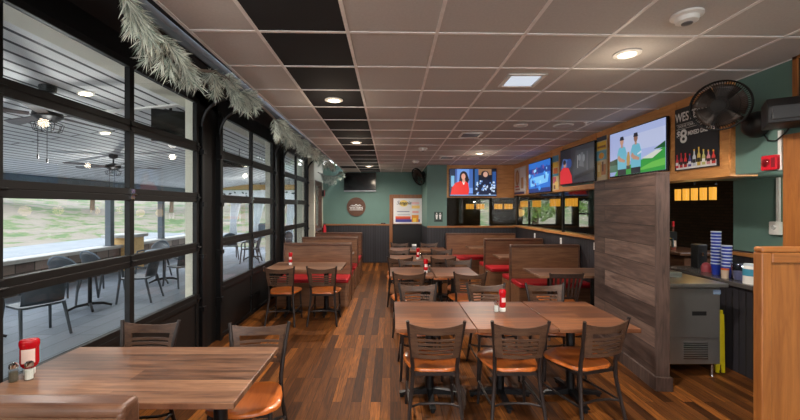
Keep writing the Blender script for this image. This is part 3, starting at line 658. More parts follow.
# ================================================================== FURNITURE
def curved(mb, u0, u1, f0, f1, hw, th, n=8, yb=-0.255, bow=0.035, mi=0, flare=0.14):
    """strip of a bowed chair back between heights f0(u) and f1(u)"""
    vs = []
    for k in range(n + 1):
        u = u0 + (u1 - u0) * k / n
        for z in (f0(u), f1(u)):
            y = yb - bow * (1 - u * u) - (z - 0.58) * 0.16
            h2 = hw + (z - 0.58) * flare
            vs.append((u * h2, y - th / 2, z)); vs.append((u * h2, y + th / 2, z))
    fs = [(0, 1, 3, 2), (4 * n + 2, 4 * n + 3, 4 * n + 1, 4 * n)]
    for k in range(n):
        a = 4 * k; b = a + 4
        fs += [(a, a + 2, b + 2, b), (a + 3, a + 1, b + 1, b + 3), (a + 2, a + 3, b + 3, b + 2), (a + 1, a, b, b + 1)]
    mb.add(vs, fs, mi)
def make_chair(label, group, slats=False):
    t = thing('slat_back_chair' if slats else 'dining_chair', label, 'chair', (0, 0, 0), 0, group)
    # seat: a saddle with a rounded front
    out = []
    for k in range(9): a = math.radians(180 * k / 8); out.append((0.228 * math.cos(a), 0.09 + 0.135 * math.sin(a)))
    out += [(-0.215, -0.03), (-0.188, -0.13), (-0.155, -0.185), (-0.10, -0.205), (0.10, -0.205), (0.155, -0.185), (0.188, -0.13), (0.215, -0.03)]
    n = len(out); vs = []; fs = []
    rings = [(1.0, 0.446), (1.0, 0.464), (0.97, 0.470), (0.75, 0.462), (0.35, 0.456)]
    for sc, z in rings:
        for x, y in out: vs.append((x * sc, y * sc, z))
    for i in range(len(rings) - 1):
        for k in range(n): fs.append((i * n + k, i * n + (k + 1) % n, (i + 1) * n + (k + 1) % n, (i + 1) * n + k))
    fs.append(tuple(range(n - 1, -1, -1))); fs.append(tuple((len(rings) - 1) * n + k for k in range(n)))
    MB().add(vs, fs).build('seat', M['seat'], t, smooth=True, angle=50)
    legm = M['slat'] if slats else M['chairmetal']
    for s in (-1, 1):
        # rear leg that runs up into the back post
        pts = [(s * 0.212, -0.285, 0.0), (s * 0.190, -0.245, 0.2), (s * 0.170, -0.215, 0.38), (s * 0.168, -0.215, 0.50), (s * 0.177, -0.245, 0.62), (s * 0.192, -0.275, 0.74), (s * 0.210, -0.300, 0.86)]
        l = MB()
        for a, b in zip(pts[:-1], pts[1:]): pass
        l.tube(pts, [0.013, 0.0145, 0.0155, 0.0155, 0.015, 0.0145, 0.013], 8)
        l.build('leg', legm, t, smooth=True)
        MB().tube([(s * 0.200, 0.195, 0.0), (s * 0.188, 0.180, 0.25), (s * 0.178, 0.165, 0.445)], [0.012, 0.0135, 0.0145], 8).build('leg', legm, t, smooth=True)
    f = MB()
    f.bar((-0.178, 0.165, 0.432), (0.178, 0.165, 0.432), 0.02, 0.025); f.bar((-0.168, -0.20, 0.432), (0.168, -0.20, 0.432), 0.02, 0.025)
    for s in (-1, 1): f.bar((s * 0.178, 0.165, 0.432), (s * 0.168, -0.21, 0.432), 0.02, 0.025)
    f.build('seat_frame', legm, t)
    g = MB()
    ring = [(0.196, 0.186, 0.15)] + [(0.195, -0.235 + 0.42 * (1 - k / 6), 0.17) for k in range(1, 6)]
    pts = [(-0.192, 0.186, 0.20), (-0.196, 0.0, 0.20), (-0.190, -0.245, 0.20), (-0.12, -0.20, 0.20), (0, -0.185, 0.20), (0.12, -0.20, 0.20), (0.190, -0.245, 0.20), (0.196, 0.0, 0.20), (0.192, 0.186, 0.20)]
    g.tube(pts, 0.010, 8); g.build('stretcher', legm, t, smooth=True)
    b = MB()
    if not slats:
        top = lambda u: 0.815 + 0.030 * u * u
        hw, th = 0.172, 0.012
        curved(b, -1, 1, lambda u: 0.760 + 0.010 * u * u, top, hw, th)
        curved(b, -1, 1, lambda u: 0.578, lambda u: 0.604, hw, th)
        for q in (-1, 1):
            u0, u1 = sorted((q, q * 0.72)); curved(b, u0, u1, lambda u: 0.604, lambda u: 0.760 + 0.010 * u * u, hw, th, 3)
        for k in range(4):
            z = 0.604 + 0.0312 * k + 0.0128
            curved(b, -0.72, 0.72, lambda u, z=z: z, lambda u, z=z: z + 0.0175, hw, 0.008, 6)
        b.build('backrest', M['back'], t)
    else:
        curved(b, -1, 1, lambda u: 0.80, lambda u: 0.855, 0.168, 0.02); curved(b, -1, 1, lambda u: 0.52, lambda u: 0.55, 0.170, 0.02, yb=-0.235, bow=0.02)
        for k in range(6):
            u = -0.72 + 1.44 * k / 5
            b.bar((u * 0.165, -0.25 - 0.018 * (1 - u * u), 0.54), (u * 0.196, -0.292 - 0.03 * (1 - u * u), 0.81), 0.024, 0.012, (0, 1, 0))
        b.build('backrest', M['slat'], t)
    return t
CH = {'proto': None}
def chair(x, y, rz, label, group):
    if CH['proto'] is None:
        c = make_chair(label, group); c.location = (x, y, 0); c.rotation_euler = (0, 0, rz); CH['proto'] = c; return c
    return dup(CH['proto'], (x, y, 0), rz, label, group)
G1 = 'chairs at the nearest row of joined tables'
chair(0.335, 3.07, 0.0, 'wooden-seat chair with its slotted back to us, leftmost at the joined tables', G1)
chair(0.955, 3.07, 0.0, 'wooden-seat chair with its slotted back to us, in front of the ketchup bottle', G1)
chair(1.527, 3.10, math.radians(17), 'wooden-seat chair turned askew beside the grey board partition', G1)
chair(0.30, 3.87, PI, 'chair facing us behind the leftmost of the joined tables', G1)
chair(1.05, 3.87, PI, 'chair facing us behind the middle joined table and its bottle', G1)
chair(1.70, 3.87, PI, 'chair facing us behind the rightmost joined table', G1)
G2 = 'chairs at the second row of tables'
chair(0.24, 5.18, 0, 'slotted-back chair at the left table of the second row, back to us', G2)
chair(1.03, 5.18, 0, 'slotted-back chair at the right table of the second row, back to us', G2)
chair(0.34, 5.76, PI, 'chair facing us across the left table of the second row', G2)
chair(1.09, 5.78, PI, 'chair facing us across the right table of the second row', G2)
G3 = 'chairs at the third row of tables'
chair(0.16, 6.66, 0, 'slotted-back chair at the left table of the third row, back to us', G3)
chair(0.89, 6.66, 0, 'slotted-back chair at the right table of the third row, back to us', G3)
chair(0.17, 7.24, PI, 'chair facing us across the left table of the third row', G3)
chair(1.02, 7.26, PI, 'chair facing us across the right table of the third row', G3)
G4 = 'chairs at the last row of tables'
chair(0.22, 8.62, PI, 'left chair facing us at the last row, in front of the oak door casing', G4)
chair(0.91, 8.62, PI, 'right chair facing us at the last row, in front of the oak door casing', G4)
G5 = 'chairs at the left booth table'
chair(-1.56, 5.60, 0.0, 'chair nearer the garage door at the left booth table, back to us', G5)
chair(-0.97, 5.62, 0.0, 'chair nearer the aisle at the left booth table, back to us', G5)
G6 = 'chairs at the near window table'
chair(-1.775, 2.50, PI, 'chair facing us at the near left table, against the garage door', G6)
chair(-0.925, 2.45, math.radians(185), 'chair facing us at the near left table, on the aisle side, seat showing', G6)
sc = make_chair('black chair with vertical slats at the nearest right booth table', None, True); sc.location = (2.22, 5.06, 0)

def table(x, y, w, d, label, group, mat, grain_x=True, cols=((0, 0),), spread=(0.27, 0.27)):
    t = thing('dining_table', label, 'table', (x, y, 0), 0, group)
    top = MB().box(-w / 2, w / 2, -d / 2, d / 2, 0.728, 0.760).build('tabletop', mat, t, bevel=0.004)
    for cx, cy in cols:
        c = MB().lathe([(0.038, 0.05), (0.038, 0.70), (0.06, 0.705), (0.06, 0.728)], (cx, cy, 0), 18).build('column', M['black'], t, smooth=True)
        b = MB()
        for a in range(4):
            dx, dy = ((1, 0), (0, 1), (-1, 0), (0, -1))[a]; L_ = spread[a % 2]
            b.prism([(0.0, 0.03), (L_, 0.022), (L_ + 0.02, 0.03), (L_ + 0.02, 0.04), (0.06, 0.075), (0.0, 0.085)], -0.024, 0.024, 'xz')
            n = 12; R_ = Matrix.Rotation(math.atan2(dy, dx), 3, 'Z')
            for i in range(len(b.v) - n, len(b.v)):
                p = R_ @ Vector(b.v[i]); b.v[i] = (p.x + cx, p.y + cy, p.z)
            b.lathe([(0.018, 0.0), (0.018, 0.026)], (cx + dx * L_, cy + dy * L_, 0), 10)
        b.build('base', M['black'], t)
    return t
GT = 'square-edged tables in the middle rows'
for i, (x, lb) in enumerate(((0.35, 'reddish wood table at the left end of the nearest joined row'), (0.98, 'reddish wood table in the middle of the nearest joined row, under the bottle'), (1.613, 'reddish wood table at the right end of the nearest joined row'))):
    table(x, 3.32, 0.624, 0.84, lb, GT, M['table2'], cols=((0, 0.07),), spread=(0.25, 0.27))
table(0.295, 5.47, 0.60, 0.74, 'left wood table of the second row, in the middle of the room', GT, M['table2'], spread=(0.22, 0.25))
table(0.91, 5.47, 0.60, 0.74, 'right wood table of the second row, in the middle of the room', GT, M['table2'], spread=(0.22, 0.25))
table(0.29, 6.95, 0.60, 0.74, 'left wood table of the third row, with a red bottle at its edge', GT, M['table2'], spread=(0.22, 0.25))
table(0.91, 6.95, 0.60, 0.74, 'right wood table of the third row', GT, M['table2'], spread=(0.22, 0.25))
table(0.29, 8.30, 0.60, 0.70, 'left wood table of the last row, with the white napkin holder', GT, M['table2'], spread=(0.22, 0.25))
table(0.91, 8.30, 0.60, 0.70, 'right wood table of the last row', GT, M['table2'], spread=(0.22, 0.25))
table(-1.415, 2.17, 1.33, 0.725, 'wide brown wood table against the nearest garage door', 'tables along the garage doors', M['table'], cols=((-0.38, 0), (0.44, 0)), spread=(0.22, 0.25))
table(-1.32, 6.02, 1.16, 0.76, 'wood table of the nearest left booth, with a red bottle', 'tables along the garage doors', M['table'], cols=((-0.3, 0), (0.3, 0)), spread=(0.2, 0.22))
table(-1.32, 7.55, 1.16, 0.60, 'wood table hidden behind the nearest left booth back', 'tables along the garage doors', M['table'], cols=((0, 0),), spread=(0.2, 0.13))
GB = 'tables in the right booths'
table(2.62, 5.45, 1.20, 0.68, 'wood table of the nearest right booth, in front of the slatted chair', GB, M['table'], cols=((-0.32, 0), (0.3, 0)), spread=(0.2, 0.22))
table(2.60, 7.23, 1.16, 0.54, 'wood table between the nearest and second right booth backs', GB, M['table'], cols=((0, 0),), spread=(0.2, 0.2))
table(2.45, 8.81, 1.30, 0.54, 'wood table between the second and last right booth backs', GB, M['table'], cols=((0, 0),), spread=(0.2, 0.2))

def bench(x0, x1, yb, top, front, rear, label, group, open_end):
    """booth bench: back board at yb, seats towards the viewer (front) and/or away (rear)"""
    t = thing('booth_bench', label, 'bench', ((x0 + x1) / 2, yb, 0), 0, group); w = (x1 - x0) / 2
    MB().box(-w + 0.02, w - 0.02, -0.03, 0.03, 0.0, top - 0.03).build('back_panel', M['booth'], t)
    MB().box(-w, w, -0.045, 0.045, top - 0.05, top).build('top_cap', M['boothdark'], t, bevel=0.02, segs=4)
    for s in (-1, 1):
        MB().box(s * w - (0.03 if s > 0 else 0), s * w + (0.03 if s < 0 else 0), -0.045, 0.045, 0.0, top - 0.02).build('end_post', M['boothdark'], t, bevel=0.014, segs=3)
    for on, s in ((front, -1), (rear, 1)):
        if not on: continue
        a, b = sorted((s * 0.045, s * 0.46))
        MB().box(-w + 0.01, w - 0.01, a, b - 0.0, 0.0, 0.40).build('seat_base', M['booth'], t)
        a, b = sorted((s * 0.03, s * 0.48))
        MB().box(-w + 0.015, w - 0.015, a, b, 0.40, 0.475).build('seat_cushion', M['red'], t, bevel=0.022, segs=3)
    return t
GL, GR = 'booth benches along the garage doors', 'booth benches along the right half wall'
bench(-1.94, -0.70, 6.88, 1.04, True, True, 'nearest left booth bench with its red seat behind the two chairs', GL, 1)
bench(-1.92, -0.70, 8.22, 1.04, True, True, 'second left booth bench, its board rising behind the nearest one', GL, 1)
bench(-1.92, -0.72, 9.65, 1.04, True, False, 'last left booth bench, closest to the back wall', GL, 1)
bench(2.04, 3.23, 6.48, 1.05, True, True, 'nearest right booth bench with red seat, by the slatted chair', GR, -1)
bench(1.97, 3.21, 7.98, 1.03, True, True, 'second right booth bench, partly behind the nearest right one', GR, -1)
bench(1.41, 3.19, 9.66, 1.02, True, False, 'last right booth bench, widest, against the back half wall', GR, -1)
bench(-2.1, -0.885, 1.295, 1.04, False, True, 'wooden booth bench back in front of the wide brown table', GL, 1)

# ================================================================== THE GREY BOARD PARTITION AND OAK PANEL
p = thing('board_partition', 'tall partition of dark grey-brown weathered boards beside the joined tables', 'partition', (2.46, 3.49, 0), math.radians(-5.7))
# local: +y runs away along its face
MB().box(0.016, 0.108, 0.03, 1.32, 0.0, 2.0).build('core', M['partition_end'], p)
o = MB().box(0, 1.29, 0, 0.016, 0.0, 2.0).build('board_face', M['partition'], p); o.rotation_euler = (0, 0, PI / 2); o.location = (0.016, 0.03, 0)
MB().box(-0.004, 0.112, 0, 0.03, 0.0, 2.0).build('end_post', M['partition_end'], p, bevel=0.003)
MB().box(-0.006, 0.114, -0.003, 1.32, 2.0, 2.02).build('top_cap', M['partition_end'], p, bevel=0.003)
MB().box(-0.022, 0.13, -0.018, 1.32, 0.0, 0.13).build('skirting', M['partition_end'], p, bevel=0.004)

p = thing('oak_partition', 'light oak framed panel partition at the right edge', 'partition', (1.965, 2.0, 0))
MB().box(0, 0.055, 0, 0.05, 0, 1.455).box(0.30, 0.42, 0, 0.05, 0, 1.455).box(0.80, 0.9, 0, 0.05, 0, 1.455).build('stile', M['oak'], p, bevel=0.006)
MB().box(0.055, 0.30, 0, 0.048, 1.40, 1.455).box(0.42, 0.80, 0, 0.048, 1.25, 1.455).box(0.055, 0.30, 0, 0.048, 0, 0.12).box(0.42, 0.80, 0, 0.048, 0.6, 0.72).box(0.42, 0.80, 0, 0.048, 0, 0.12).build('rail', M['oakx'], p, bevel=0.006)
MB().box(0.05, 0.31, 0.016, 0.036, 0.1, 1.41).box(0.41, 0.81, 0.016, 0.036, 0.1, 1.30).build('panel', M['oak'], p)
MB().box(0.0, 0.9, 0.0, 0.05, 1.455, 1.485).build('top_cap', M['oakx'], p, bevel=0.01)

# ================================================================== SERVICE CORNER
c = thing('stainless_cooler', 'stainless steel undercounter cooler with louvred front behind the grey board partition', 'cooler', (3.01, 4.05, 0))
MB().box(-0.27, 0.27, -0.29, 0.30, 0.13, 0.90).build('body', M['steel'], c, bevel=0.006)
cdr = MB().box(-0.255, 0.255, -0.302, -0.29, 0.40, 0.885).build('door', M['steel'], c, bevel=0.004)
MB().box(-0.02, 0.12, -0.306, -0.300, 0.62, 0.66).build('recessed_handle', M['blackplastic'], cdr)
MB().box(0.19, 0.26, -0.3065, -0.302, 0.83, 0.875).build('badge', flat((120, 140, 170)), c)
l = MB()
for k in range(8): l.bar((-0.10, -0.294, 0.19 + 0.022 * k), (0.14, -0.294, 0.19 + 0.022 * k), 0.012, 0.007)
l.build('louvre', M['chrome'], c)
MB().box(-0.29, 0.32, -0.33, 0.32, 0.90, 0.94).build('worktop', M['steel'], c, bevel=0.006)
for sx in (-0.22, 0.22):
    for sy in (-0.25, 0.25): MB().lathe([(0.022, 0.0), (0.018, 0.02), (0.018, 0.13)], (sx, sy, 0), 14).build('leg', M['chrome'], c, smooth=True)
s = thing('service_counter', 'dark service counter holding stacked blue cups under the green wall', 'counter', (3.77, 4.0, 0))
MB().box(-0.22, 0.22, -0.95, 0.9, 0.0, 0.88).build('cabinet', M['wainsy'], s); MB().box(-0.25, 0.22, -1.0, 0.95, 0.88, 0.925).build('worktop', M['counter'], s, bevel=0.006)
b = thing('drip_tray', 'steel drip tray on top of the stainless cooler', 'tray', (2.95, 4.2, 0.94)); MB().box(-0.2, 0.2, -0.12, 0.12, 0.0, 0.05).build('pan', M['steel'], b, bevel=0.006); MB().box(-0.17, 0.17, -0.09, 0.09, 0.05, 0.054).build('grate', M['grey'], b)
t = thing('beer_tap', 'dark tap tower with a yellow badge above the stainless cooler', 'tap', (3.05, 4.22, 0.994))
MB().lathe([(0.05, 0), (0.05, 0.015), (0.025, 0.03), (0.025, 0.38), (0.0005, 0.40)], seg=18).build('tower', M['blackplastic'], t, smooth=True)
MB().box(-0.09, 0.12, -0.045, 0.045, 0.33, 0.43).build('tap_head', M['blackplastic'], t, bevel=0.01); MB().box(-0.06, 0.0, -0.049, -0.045, 0.35, 0.41).build('badge', M['yellow'], t)
MB().tube([(0.03, -0.045, 0.36), (0.03, -0.09, 0.35), (0.03, -0.095, 0.26)], 0.012, 8).build('spout', M['chrome'], t, smooth=True)

def cups(x, y, n, label):
    r = thing('cup_stack', label, 'cups', (x, y, 0.925), 0, 'stacked blue cups')
    for k in range(n):
        z = 0.036 * k
        mb = MB().lathe([(0.036, z), (0.047, z + 0.122)], seg=20).lathe([(0.0495, z + 0.120), (0.0495, z + 0.131), (0.046, z + 0.132)], seg=20, mi=1)
        mb.build('cup', [M['cupblue'], M['cupmark']], r, smooth=True)
    return r
cups(3.72, 4.32, 11, 'taller stack of blue paper cups on the service counter')
cups(3.70, 4.16, 7, 'shorter stack of blue paper cups on the service counter')
for i, (x, y, lb) in enumerate(((3.69, 3.98, 'clear plastic tub on the counter beside the blue cups'), )):
    r = thing('plastic_tub', lb, 'tub', (x, y, 0.925)); MB().lathe([(0.065, 0), (0.085, 0.17), (0.09, 0.175), (0.082, 0.172), (0.062, 0.005)], seg=22).build('tub_wall', M['tub'], r, smooth=True); MB().lathe([(0.06, 0.004), (0.07, 0.09)], seg=20).build('contents', flat((150, 146, 170)), r)
r = thing('wipes_canister', 'white canister with a teal band on the counter by the oak panel', 'canister', (3.62, 3.80, 0.925)); MB().lathe([(0.06, 0), (0.06, 0.17), (0.055, 0.18)], seg=22).build('body', M['white'], r, smooth=True); MB().lathe([(0.0608, 0.08), (0.0608, 0.15)], seg=22).build('band', flat((60, 140, 170)), r); MB().lathe([(0.057, 0.18), (0.05, 0.2), (0.0005, 0.2)], seg=22).build('lid', flat((190, 200, 210)), r, smooth=True)
r = thing('small_tub', 'small orange-lidded tub between the blue cups and the clear tub', 'tub', (3.62, 4.09, 0.925)); MB().lathe([(0.03, 0), (0.034, 0.09)], seg=18).build('body', flat((190, 170, 150)), r, smooth=True); MB().lathe([(0.036, 0.09), (0.036, 0.105)], seg=18).build('lid', flat((196, 90, 50)), r)
r = thing('paper_towel_bag', 'small red and white packet left of the tall blue cups', 'packet', (3.76, 4.50, 0.925)); MB().lathe([(0.05, 0), (0.055, 0.06), (0.03, 0.10), (0.0005, 0.11)], seg=16).build('packet_body', flat((150, 60, 70)), r, smooth=True)
# a dark dispenser behind the cups
r = thing('syrup_dispenser', 'dark dispenser behind the blue cups', 'dispenser', (3.90, 4.78, 0.925)); MB().box(-0.06, 0.06, -0.06, 0.06, 0, 0.30).build('body', M['blackplastic'], r, bevel=0.01); MB().lathe([(0.01, 0), (0.01, 0.04)], (0, -0.065, 0.16), 10).build('nozzle', M['chrome'], r)
for x, y, lb in ((4.30, 5.75, 'tall liquor bottle with red cap, under the near amber pendants'), (4.30, 6.10, 'tall liquor bottle with red cap, behind the edge of the board partition')):
    r = thing('liquor_bottle', lb, 'bottle', (x, y, 1.045), 0, 'bottles on the bar'); MB().lathe([(0.036, 0), (0.038, 0.2), (0.014, 0.27), (0.013, 0.35)], seg=18).build('body', flat((110, 60, 48), 0.15), r, smooth=True); MB().lathe([(0.017, 0.35), (0.017, 0.43)], seg=14).build('cap', M['alarmred'], r); MB().lathe([(0.0385, 0.05), (0.0385, 0.15)], seg=18).build('label_band', flat((190, 170, 150)), r)
r = thing('floor_sign', 'folded yellow wet floor sign standing beside the cooler', 'floor sign', (3.33, 3.86, 0))
for yy, s in ((0, 1), (0.06, -1)):
    MB().prism([(0.0, 0.0), (0.03, 0.0), (0.035, 0.08), (0.055, 0.08), (0.06, 0.0), (0.09, 0.0), (0.08, 0.60), (0.01, 0.60)], yy, yy + 0.018, 'xz').build('leaf_panel', M['yellow'], r, bevel=0.004)
MB().box(0.02, 0.07, 0.0, 0.078, 0.60, 0.64).build('handle', M['yellow'], r, bevel=0.006)

u = thing('soffit_fill_light', 'added round fill light under the green soffit, out of the frame', 'ceiling light', (3.65, 3.18, 2.0))  # added lamp, not a known fixture: brightens the dark recess and counter
MB().lathe([(0.05, 0), (0.05, -0.015), (0.04, -0.02)], seg=20).build('housing', M['white'], u); MB().lathe([(0.0005, -0.022), (0.038, -0.022), (0.038, -0.018)], seg=20).build('lens', M['lampwarm'], u)
l = D.lights.new('recess_fill_beam', 'POINT'); l.energy = 10.0; l.color = (1.0, 0.92, 0.82); l.shadow_soft_size = 0.04
lo = D.objects.new('recess_fill_beam', l); COL.objects.link(lo); lo.location = (3.65, 3.16, 1.90)
# amber pendants
def pendant(x, y, z, n, step, along, label, r0=0.05, h=0.17):
    p = thing('amber_pendant', label, 'pendant lamp', (x, y, z), 0, 'amber glass pendants over the bar')
    dx, dy = (1, 0) if along == 'x' else (0, 1)
    L_ = step * (n - 1) / 2
    MB().bar((-dx * (L_ + .05), -dy * (L_ + .05), 0.12), (dx * (L_ + .05), dy * (L_ + .05), 0.12), 0.03, 0.02).build('bar', M['black'], p)
    MB().tube([(0, 0, 0.12), (0, 0, 2.46 - z)], 0.012, 8).build('rod', M['black'], p)
    for k in range(n):
        q = -L_ + step * k
        MB().lathe([(r0 * .97, -h / 2), (r0, h / 2)], (q * dx, q * dy, 0), 16).build('glass_shade', M['amber'], p, smooth=True)
    l = D.lights.new('pendant_glow', 'POINT'); l.energy = 2.5; l.color = (1.0, 0.62, 0.22); l.shadow_soft_size = 0.12
    lo = D.objects.new('pendant_glow', l); COL.objects.link(lo); lo.location = (x, y, z - 0.2)
    return p
pendant(4.22, 5.25, 1.87, 5, 0.15, 'y', 'row of five amber glass shades above the stainless cooler', 0.040, 0.165)
for y, lb in ((9.05, 'amber pendant cluster nearest the grey board partition, under the soffit'), (9.95, 'amber pendant cluster in front of the narrow bar window'), (11.2, 'amber pendant cluster at the right of the wide bar window'), (12.25, 'amber pendant cluster at the left of the wide bar window')):
    pendant(4.33, y, 1.78 if y > 10.5 else 1.80, 4, 0.14, 'y', lb, 0.046, 0.19)
for i, (x, y, lb) in enumerate(((3.62, 11.6, 'amber pendant cluster at the corner, fourth under the back soffit'), (3.35, 11.75, 'amber pendant cluster third under the back soffit'), (2.83, 11.9, 'amber pendant cluster second under the back soffit'), (2.50, 11.9, 'amber pendant cluster first under the back soffit, leftmost'))):
    pendant(x, y, 1.70, 3, 0.085, 'x', lb, 0.04, 0.16)

# outlets on the half wall
for y, z, lb in ((8.48, 1.04, 'white outlet plate by the last right booth'), (7.18, 1.045, 'white outlet plate by the second right booth'), (5.98, 1.07, 'white outlet plate above the nearest right booth table')):
    r = thing('outlet_plate', lb, 'outlet', (3.24, y, z), RR, 'outlets on the half wall'); box('plate', -0.035, 0.035, -0.008, 0, -0.058, 0.058, M['white'], r, bevel=0.003)
    for zz in (-0.025, 0.025): box('socket', -0.014, 0.014, -0.010, -0.008, zz - 0.014, zz + 0.014, flat((190, 190, 188)), r)

# ================================================================== WALL FANS, SPEAKER, ALARM
def wall_fan(center, normal, base, R_, label, ncage=70):
    r = thing('wall_fan', label, 'fan', center, 0, 'black wall fans')
    z = Vector(normal).normalized(); q = z.to_track_quat('Z', 'Y').to_matrix()
    def put(mb): 
        mb.v = [tuple(q @ Vector(v)) for v in mb.v]; return mb
    cg = MB()
    for k in range(ncage):
        a = 2 * PI * k / ncage; c, s = math.cos(a), math.sin(a); a2 = a + 0.35
        c2, s2 = math.cos(a2), math.sin(a2)
        cg.tube([(0.05 * c, 0.05 * s, 0.085), (R_ * .6 * math.cos(a + .2), R_ * .6 * math.sin(a + .2), 0.075), (R_ * c2, R_ * s2, 0.02)], 0.0022, 4)
        cg.tube([(0.05 * c, 0.05 * s, -0.085), (R_ * .6 * c, R_ * .6 * s, -0.075), (R_ * c, R_ * s, -0.02)], 0.0022, 4)
    for rr, zz in ((0.35, 0.083), (0.68, 0.067), (0.35, -0.083), (0.68, -0.067)):
        cg.tube([(R_ * rr * math.cos(2 * PI * k / 32), R_ * rr * math.sin(2 * PI * k / 32), zz) for k in range(32)], 0.0025, 5, closed=True)
    put(cg).build('wire_cage', M['fanblack'], r, smooth=True)
    rim = MB()
    for zz in (0.02, -0.02): rim.tube([(R_ * math.cos(2 * PI * k / 48), R_ * math.sin(2 * PI * k / 48), zz) for k in range(48)], 0.007, 8, closed=True)
    rim.lathe([(R_ + 0.004, -0.02), (R_ + 0.004, 0.02)], seg=48); rim.f.pop(); rim.f.pop(); rim.m.pop(); rim.m.pop()
    put(rim).build('rim', M['fanblack'], r, smooth=True)
    put(MB().lathe([(0.052, 0.075), (0.052, 0.088), (0.03, 0.096), (0.0005, 0.097)], seg=24)).build('badge_cap', M['fanblack'], r, smooth=True)
    put(MB().lathe([(0.03, -0.08), (0.075, -0.09), (0.08, -0.20), (0.05, -0.23), (0.0005, -0.235)], seg=24)).build('motor', M['blackplastic'], r, smooth=True)
    for k in range(5):
        bl = MB(); a = 2 * PI * k / 5; vs = []
        for i in range(7):
            f = i / 6; rad = 0.04 + (R_ - 0.065) * f; half = 0.60 - 0.02 * f
            for t_ in (-1, -.3, .4, 1): vs.append((rad * math.cos(a + t_ * half), rad * math.sin(a + t_ * half), t_ * 0.035))
        fs = []
        for i in range(6):
            for j in range(3): fs.append((4 * i + j, 4 * i + j + 1, 4 * i + j + 5, 4 * i + j + 4))
        bl.add(vs, fs); o = put(bl).build('blade', M['fanblade'], r, smooth=True)
        sd = o.modifiers.new('thickness', 'SOLIDIFY'); sd.thickness = 0.003
    c = Vector(center); bz = Vector(base) - c; back = z * -0.16
    MB().tube([back, (back + bz) / 2 + Vector((0, 0, -0.02)), bz], 0.018, 10).build('arm', M['blackplastic'], r, smooth=True)
    return r, bz
f, bz = wall_fan((2.86, 3.28, 2.575), (-0.74, -0.64, -0.16), (3.235, 3.32, 2.42), 0.207, 'large black cage fan on the right wall covering part of the drinks poster')
Rn = Vector((-1, 0, 0)).to_track_quat('Z', 'Y').to_matrix()
MB().lathe([(0.115, 0.0), (0.115, 0.03), (0.095, 0.075), (0.05, 0.10), (0.0005, 0.105)], bz, 26, R=Rn).build('wall_mount', M['blackplastic'], f, smooth=True)
f2, bz = wall_fan((0.74, 10.15, 2.50), (-0.80, -0.42, -0.42), (0.945, 10.3, 2.46), 0.24, 'small black cage fan on the green wall return above the restroom sign', 36)
MB().box(bz.x - 0.03, bz.x, bz.y - 0.06, bz.y + 0.06, bz.z - 0.1, bz.z + 0.1).build('wall_mount', M['blackplastic'], f2)
cd = MB().tube([(3.225, 3.27, 2.33), (3.215, 3.22, 2.26), (3.215, 3.15, 2.25), (3.22, 3.08, 2.30), (3.225, 3.04, 2.36)], 0.006, 6).build('power_cord', M['blackplastic'], None, smooth=True)
tag(cd, 'black cord looping from the large cage fan to the black speaker', 'cord')
s = thing('loudspeaker', 'black angular loudspeaker mounted high at the right edge', 'speaker', (3.12, 2.90, 2.42), math.radians(-35))
MB().prism([(-0.10, -0.08), (0.12, -0.10), (0.14, 0.10), (-0.05, 0.12), (-0.13, 0.04)], -0.18, 0.18, 'yz').build('cabinet', M['blackplastic'], s, bevel=0.008)
MB().box(-0.16, 0.16, -0.128, -0.105, -0.055, 0.05).build('speaker_grille', flat((34, 34, 36)), s, bevel=0.006)
MB().tube([(0.0, 0.1, 0.0), (0.10, 0.17, 0.0)], 0.02, 10).build('bracket', M['blackplastic'], s)
a = thing('fire_alarm', 'red fire alarm strobe on the green wall', 'alarm', (3.24, 3.195, 2.07), RR)
MB().prism(rrect(0.135, 0.125, 0.012), -0.045, 0.0, 'xz').build('housing', M['alarmred'], a, bevel=0.006)
MB().lathe([(0.036, 0), (0.034, 0.012), (0.018, 0.024), (0.0005, 0.026)], (-0.022, -0.045, 0.0), 18, R=Matrix.Rotation(PI / 2, 3, 'X')).build('strobe_lens', M['jar'], a, smooth=True)
MB().box(0.022, 0.052, -0.048, -0.045, -0.04, 0.04).build('sounder_slots', flat((120, 16, 30)), a)
e = thing('exit_alarm_box', 'small red and black box beside the exit door at the back left', 'alarm', (-2.05, 11.36, 2.10), PI / 2)
MB().box(-0.06, 0.0, -0.06, 0.0, -0.09, 0.09).build('housing', M['black'], e, bevel=0.005); MB().box(0.0, 0.08, -0.065, 0.0, -0.09, 0.09).build('red_face', M['alarmred'], e, bevel=0.005)
x = thing('fire_extinguisher', 'small red extinguisher low beside the exit door', 'extinguisher', (-1.97, 11.3, 0.86)); MB().lathe([(0.05, 0), (0.05, 0.22), (0.02, 0.27), (0.02, 0.3)], seg=18).build('cylinder_body', M['alarmred'], x, smooth=True); MB().box(-0.03, 0.03, -0.01, 0.01, 0.3, 0.33).build('valve', M['blackplastic'], x); MB().box(-0.09, -0.045, -0.02, 0.02, 0.05, 0.2).build('wall_hook', M['black'], x)
t = thing('thermostat', 'white thermostat box at the foot of the white conduit on the green wall', 'thermostat', (4.0, 3.905, 1.475), RR)
MB().prism(rrect(0.105, 0.135, 0.008), -0.04, 0.0, 'xz').build('box', M['white'], t, bevel=0.004); MB().lathe([(0.024, 0), (0.02, 0.012)], (0.0, -0.04, 0.01), 18, R=Matrix.Rotation(PI / 2, 3, 'X')).build('dial', flat((196, 196, 194)), t)
MB().box(0.004, 0.032, -0.022, 0.0, 0.067, 0.523).build('conduit', M['white'], t)
tag(MB().box(3.222, 3.24, 3.115, 3.145, 2.0, 2.33).build('wall_conduit', M['white']), 'white vertical conduit beside the oak post, below the speaker', 'conduit')
b = thing('dark_wall_board', 'oak-framed dark board high at the right edge', 'board', (3.24, 2.8, 2.68), RR)
